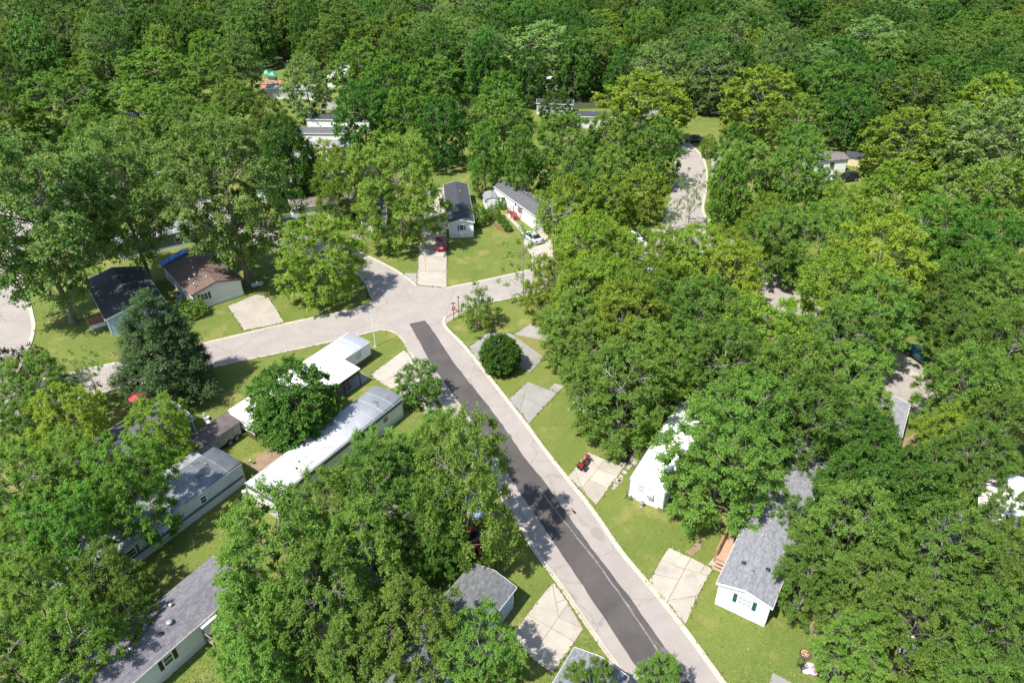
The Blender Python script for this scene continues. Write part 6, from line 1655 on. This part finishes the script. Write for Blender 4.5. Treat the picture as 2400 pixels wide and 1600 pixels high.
# satellite dish
hd = h2.matrix_basis @ Vector((1.75, .35, 2.65)); ds = empty('satellite_dish', hd, R(-110), 'grey-blue satellite dish on the front roof corner of the flat white trailer', 'dish')
rot = Matrix.Rotation(R(50), 4, 'X')
db = MB(); db.lathe([(.005, 0), (.22, .03), (.42, .11), (.43, .12), (.22, .045), (.005, .015)], n=18); db.v = [tuple((rot @ Vector(p)) + Vector((0, 0, .45))) for p in db.v]; db.build('reflector', mat('dish_grey', (.16, .21, .26), .5, .05, 3), ds)
MB().tube([(0, 0, -.1), (0, 0, .42)], .03, 6).build('mast', VENT, ds); MB().tube([(0, .1, .3), (0, -.42, .75)], .018, 5).build('arm', VENT, ds)
# hostas, garden ornament
HOSTA = leaf_mat('hosta_leaf', (.16, .24, .08), (.42, .46, .26), .3)
def hosta(u, v, r, lab):
    q = gp(u, v); e = empty('hosta', (q.x, q.y, 0), 0, lab, 'plant', 'pale hostas'); rg = np.random.default_rng(int(u)); n = 130
    a = rg.uniform(0, 6.283, n); e_ = rg.uniform(.15, 1.1, n); al = np.stack([np.cos(a) * np.cos(e_), np.sin(a) * np.cos(e_), np.sin(e_)], 1)
    base = al * rg.uniform(.05, .6, (n, 1)) * r; nm = np.stack([-np.cos(a) * .4, -np.sin(a) * .4, np.ones(n)], 1); V, F = leaves(rg, base, unit(al * [1, 1, .6]), unit(nm), .42 * r * rg.uniform(.7, 1.3, n), .5)
    o = bpy.data.objects.new('foliage', mesh_np('foliage', V, F, HOSTA, rg.random(n))); C.objects.link(o); o.parent = e
hosta(1476, 1163, .75, 'pale hosta at the left corner of the flat white trailer'); hosta(1550, 1193, .6, 'pale hosta at the right corner of the flat white trailer')
gn_ = gp(1503, 1187); ge = empty('garden_ornament', (gn_.x, gn_.y, 0), 0, 'small grey stone ornament on the lawn in front of the white trailer', 'ornament')
MB().lathe([(.2, 0), (.2, .08), (.1, .14), (.08, .45), (.22, .55), (.24, .62), (.02, .58)], n=12).build('pedestal', CONC2, ge); MB().ball((0, 0, .68), .1, nu=8, nv=6).build('figure', CONC2, ge)
# fire ring
fr = gp(1886, 1535); fe = empty('fire_pit', (fr.x, fr.y, 0), 0, 'round rusty fire pit with burnt logs on the lower right lawn', 'fire pit')
RUST = mat('rusty_steel', (.12, .075, .055), .85, .2, 6, .3, 20)
MB().lathe([(.44, 0), (.46, .26), (.43, .27), (.41, .05), (.005, .04)], n=22).build('ring', RUST, fe)
for k in range(4): a = .8 * k; MB().tube([(.3 * math.cos(a), .3 * math.sin(a), .1 + .03 * k), (-.28 * math.cos(a + .3), -.28 * math.sin(a + .3), .12 + .03 * k)], .05, 6).build('log', mat('sawn_log', (.42, .28, .17), .8, .15, 5), fe)
MB().tube([(.3 * math.cos(a) * (1 - .02 * i), .32 * math.sin(a), .23) for i, a in enumerate([R(30 + 22 * k) for k in range(9)])], .03, 6).build('yellow_stick', mat('yellow_bark', (.55, .45, .12), .7, .1, 5), fe)
# chair and heart float
ch = gp(1878, 1567); ce = empty('patio_chair', (ch.x, ch.y, 0), R(20), 'dark metal lawn chair beside the pink and white float', 'chair')
for k in range(6): MB().box(-.25 + .085 * k, -.2 + .085 * k, -.24, .24, .4, .42).build('slat', DARKM, ce)
f = MB()
for x in (-.27, .27): f.tube([(x, -.25, 0), (x, -.25, .62), (x, .25, .62), (x, .34, .95)], .02, 5); f.tube([(x, .25, 0), (x, .25, .62)], .02, 5)
f.tube([(-.27, .34, .95), (.27, .34, .95)], .02, 5); f.tube([(-.27, -.25, .4), (.27, -.25, .4)], .02, 5); f.build('frame', DARKM, ce)
ht = gp(1893, 1567); he = empty('pool_float', (ht.x + .1, ht.y - .1, 0), R(35), 'pink and white shell-shaped float lying on the grass by the lawn chair', 'float')
PW = mat('float_white', (.74, .74, .76), .35, .03, 3); PP = mat('float_pink', (.62, .34, .44), .35, .05, 3); PA = mat('float_aqua', (.42, .66, .68), .35, .05, 3)
for k, (m_, x, y, r) in enumerate(((PW, -.28, .12, .34), (PP, .0, .2, .30), (PA, .27, .2, .30), (PW, .42, .02, .28), (PP, .12, -.22, .40), (PP, .40, -.24, .25))):
    MB().ball((x, y, .12), r, nu=12, nv=7, sz=.4).build('lobe', m_, he)
# bodyboard leaning
bb = gp(1926, 1484); be = empty('bodyboard', (bb.x, bb.y, 0), R(20), 'blue, white and red oval board leaning against the lower right bushes', 'board')
ov = [(.26 * math.cos(a), .62 + .6 * math.sin(a)) for a in [6.283 * k / 18 for k in range(18)]]; tl = Matrix.Rotation(R(-22), 4, 'X')
for m_, s, o in ((mat('board_blue', (.01, .10, .30), .3, .1, 4), 1.0, 0), (PW, .72, -.034), (mat('board_red', (.5, .03, .04), .3, .1, 4), .3, -.042)):
    MB().extr([(x * s, .62 + (z - .62) * s) for x, z in ov], o - .03 if o == 0 else o, o + .03 if o == 0 else o + .006, M=tl).build('board' if s == 1.0 else 'decal', m_, be)
kg = gp(1937, 1600); ke = empty('kettle_grill', (kg.x, kg.y, 0), 0, 'round black kettle grill at the bottom right edge', 'grill')
MB().lathe([(.005, .5), (.2, .52), (.3, .72), (.31, .76), (.26, .9), (.1, 1.0), (.005, 1.02)], n=18).build('bowl', mat('black_enamel', (.012, .012, .014), .25, .1, 4), ke)
for k in range(3): a = 2.09 * k; MB().tube([(.16 * math.cos(a), .16 * math.sin(a), .56), (.34 * math.cos(a), .34 * math.sin(a), 0)], .016, 5).build('leg', VENT, ke)
# white bottle
wb = gp(1915, 1540); we = empty('bottle', (wb.x, wb.y, .06), R(-40), 'small white bottle lying on the grass right of the fire pit', 'bottle'); MB().tube([(-.14, 0, 0), (.1, 0, 0), (.13, 0, 0), (.19, 0, 0)], [.06, .06, .025, .025], 8).build('body', PURE, we); MB().tube([(.191, 0, 0), (.22, 0, 0)], .028, 8).build('cap', DARKM, we)
# propane tank near the brown roofed home
pt = gp(604, 673); pe = empty('propane_tank', (pt.x, pt.y, 0), R(25), 'pale propane tank lying beside the big cottonwood trunk', 'tank')
MB().tube([(-.95, 0, .5), (-.85, 0, .5), (-.7, 0, .5), (.7, 0, .5), (.85, 0, .5), (.95, 0, .5)], [.05, .24, .34, .34, .24, .05], 14).build('body', mat('tank_grey', (.42, .43, .42), .5, .05, 3), pe)
for x in (-.5, .5): MB().box(x - .06, x + .06, -.25, .25, 0, .2).build('leg', CONC2, pe)
MB().lathe([(.1, .8), (.1, .98), (.01, 1.0)], n=10).build('valve_cap', PURE, pe)
# air conditioner beside the brown roofed home
acp = gp(422, 700); ace = empty('air_conditioner', (acp.x, acp.y, 0), R(40), 'grey air conditioner box on the lawn beside the cream wall', 'air conditioner')
MB().box(-.38, .38, -.38, .38, .05, .8).build('case', GREYT, ace); MB().lathe([(.3, .801), (.3, .83), (.05, .84)], n=12).build('fan_guard', DARKM, ace); MB().box(-.45, .45, -.45, .45, 0, .048).build('pad', CONC, ace)
# utility pedestal near rusty trailer
up = gp(578, 1172); ue = empty('utility_pedestal', (up.x, up.y, 0), R(20), 'pale utility box on a post between the striped trailer and the rusty trailer', 'utility box')
MB().box(-.17, .17, -.13, .13, .25, 1.25).build('box', mat('utility_green', (.46, .52, .50), .5, .05, 3), ue); MB().box(-.06, .06, -.06, .06, 0, .248).build('post', VENT, ue); MB().box(-.2, .2, -.16, .16, 1.252, 1.3).build('lid', PURE, ue)
gm = gp(583, 1088); gme = empty('gas_meter', (gm.x, gm.y, 0), 0, 'small grey gas meter with pipe beside the bare dirt patch', 'meter')
MB().tube([(0, 0, 0), (0, 0, .6), (.25, 0, .6)], .03, 6).build('pipe', VENT, gme); MB().ball((.3, 0, .55), .16, nu=10, nv=6, sz=1.2).build('meter_body', VENT, gme)
# playground tower
pg = gp(637, 201); pe_ = empty('play_tower', (pg.x, pg.y, 0), R(-15), 'playground tower with two green peaked roofs and a slide on orange mulch', 'play structure')
PGR = mat('green_plastic', (.015, .36, .20), .4, .06, 3); PTAN = mat('tan_post', (.42, .38, .32), .6, .05, 3)
for cx_, h0 in ((-.9, 3.4), (1.0, 3.1)):
    for x in (-.7, .7):
        for y in (-.7, .7): MB().box(cx_ + x - .06, cx_ + x + .06, y - .06, y + .06, 0, h0).build('post', PTAN, pe_)
    b = MB(); b.add([(cx_ - 1, -1, h0), (cx_ + 1, -1, h0), (cx_ + 1, 1, h0), (cx_ - 1, 1, h0), (cx_, 0, h0 + 1.0)], [(0, 1, 4), (1, 2, 4), (2, 3, 4), (3, 0, 4), (3, 2, 1, 0)]); b.build('roof', PGR, pe_)
    MB().box(cx_ - .75, cx_ + .75, -.75, .75, 1.5, 1.58).build('platform', PTAN, pe_); MB().box(cx_ - .7, cx_ + .7, .64, .69, 1.6, 2.3).build('panel', PGR, pe_)
b = MB(); b.add([(-2.0, -.3, 1.55), (-1.65, -.3, 1.55), (-1.65, .3, 1.55), (-2.0, .3, 1.55), (-4.2, -.3, .25), (-4.2, .3, .25), (-4.9, -.3, .22), (-4.9, .3, .22)], [(0, 1, 2, 3), (4, 0, 3, 5), (6, 4, 5, 7)]); sl = b.build('slide', PTAN, pe_); sl.modifiers.new('thick', 'SOLIDIFY').thickness = .08
b = MB()
for y in (-.33, .33): b.tube([(-1.65, y, 1.7), (-2.0, y, 1.7), (-4.2, y, .4), (-4.9, y, .37)], .06, 5)
b.build('slide_rail', PTAN, pe_)
# low rail fence near the playground
fn = gp(646, 265); fe_ = empty('rail_fence', (fn.x, fn.y, 0), R(-10), 'low two-rail wooden fence on the grass below the playground', 'fence')
for k in range(4): MB().box(-.06 + 2.4 * k, .06 + 2.4 * k, -.06, .06, 0, 1.0).build('post', OLDW, fe_)
for k in range(3):
    for z in (.45, .85): MB().box(.07 + 2.4 * k, 2.33 + 2.4 * k, -.03, .03, z, z + .1).build('rail', OLDW, fe_)
# toys on the grass before the half hidden home
for (u, v, c, lab) in ((843, 549, (.35, .05, .5), 'purple toy ball on the drive edge by the half hidden home'), (869, 560, (.02, .45, .5), 'teal toy ball on the grass by the half hidden home'), (874, 559, (.7, .6, .05), 'yellow toy ball on the grass by the half hidden home'), (887, 563, (.7, .12, .02), 'orange toy ball on the grass by the half hidden home')):
    q = gp(u, v); tag(MB().ball((0, 0, 0), .22, mat('toy_' + lab.split()[0], c, .4, .05, 3), nu=10, nv=7).build('toy_ball'), lab, 'ball', 'toys on the grass').location = (q.x, q.y, .2)
cn = gp(238, 1010)
# red motorbike in the right gap
rb = gp(2190, 878); 

# ---------------------------------------------------------------- tree labels
LAND = [('the white flat-roofed trailer', 1560, 1060), ('the green-shuttered home', 1760, 1300), ('the rusty silver trailer', 740, 1010), ('the corner trailer with brown skirting', 750, 860), ('the striped trailer', 450, 1170), ('the purplish shingled home', 330, 1510), ('the stop sign', 1062, 740), ('the flagpole', 875, 770),
        ('the slate roofed home', 300, 700), ('the brown roofed home', 470, 640), ('the red car', 1075, 490), ('the red-stepped home', 1210, 470), ('the half hidden white home', 870, 535), ('the light grey home with the white van', 750, 500), ('the long white side-on home', 760, 320), ('the playground', 640, 190),
        ('the winding road', 1627, 330), ('the right hand clearing', 1990, 370), ('the teal pickup', 2163, 840), ('the grey roof near the pickup', 2110, 980), ('the white ribbed roof', 2340, 1170), ('the cracked slab drive', 1280, 1450), ('the blue walled home end', 1150, 1390), ('the red canopy swing', 336, 935), ('the broad pine', 408, 800), ('the two black roofed homes', 1330, 250), ('the fire pit', 1886, 1535), ('the round evergreen bush', 1173, 820), ('the motorcycle', 1370, 1090), ('the shaded two-car drive', 1490, 555), ('the top left corner', 0, 0), ('the top right corner', 2400, 0), ('the long white trailer at upper left', 300, 285), ('the bottom right corner', 2400, 1600), ('the bottom left corner', 0, 1600), ('the middle of the top edge', 1200, 0), ('the right edge, upper part', 2400, 420), ('the middle of the right edge', 2400, 760), ('the left end of the cross street', 60, 900), ('the top edge left of centre', 620, 0), ('the top edge right of centre', 1800, 0)]
ORD = ['', 'second ', 'third ', 'fourth ', 'fifth ', 'sixth ', 'seventh ', 'eighth ', 'ninth ', 'tenth ', 'eleventh ', 'twelfth ', 'thirteenth ', 'fourteenth ', 'fifteenth ', 'sixteenth ', 'seventeenth ', 'eighteenth ', 'nineteenth ', 'twentieth ']
bins = {}
for e, u, v, desc, lab in TREES:
    if lab: continue
    best = min(LAND, key=lambda l: (l[1] - u) ** 2 + (l[2] - v) ** 2); dx, dy = u - best[1], v - best[2]; dist = math.hypot(dx, dy)
    s = ['right of', 'below and right of', 'below', 'below and left of', 'left of', 'above and left of', 'above', 'above and right of'][int(round(math.atan2(dy, dx) / (math.pi / 4))) % 8]
    bins.setdefault((desc, s, best[0]), []).append((dist, e))
for (desc, s, nm), L_ in bins.items():
    for i, (dist, e) in enumerate(sorted(L_, key=lambda q: q[0])):
        e['label'] = ('%s %s %s' % (desc, s, nm)) if len(L_) == 1 else ('%snearest %s %s %s' % (ORD[i], desc, s, nm))
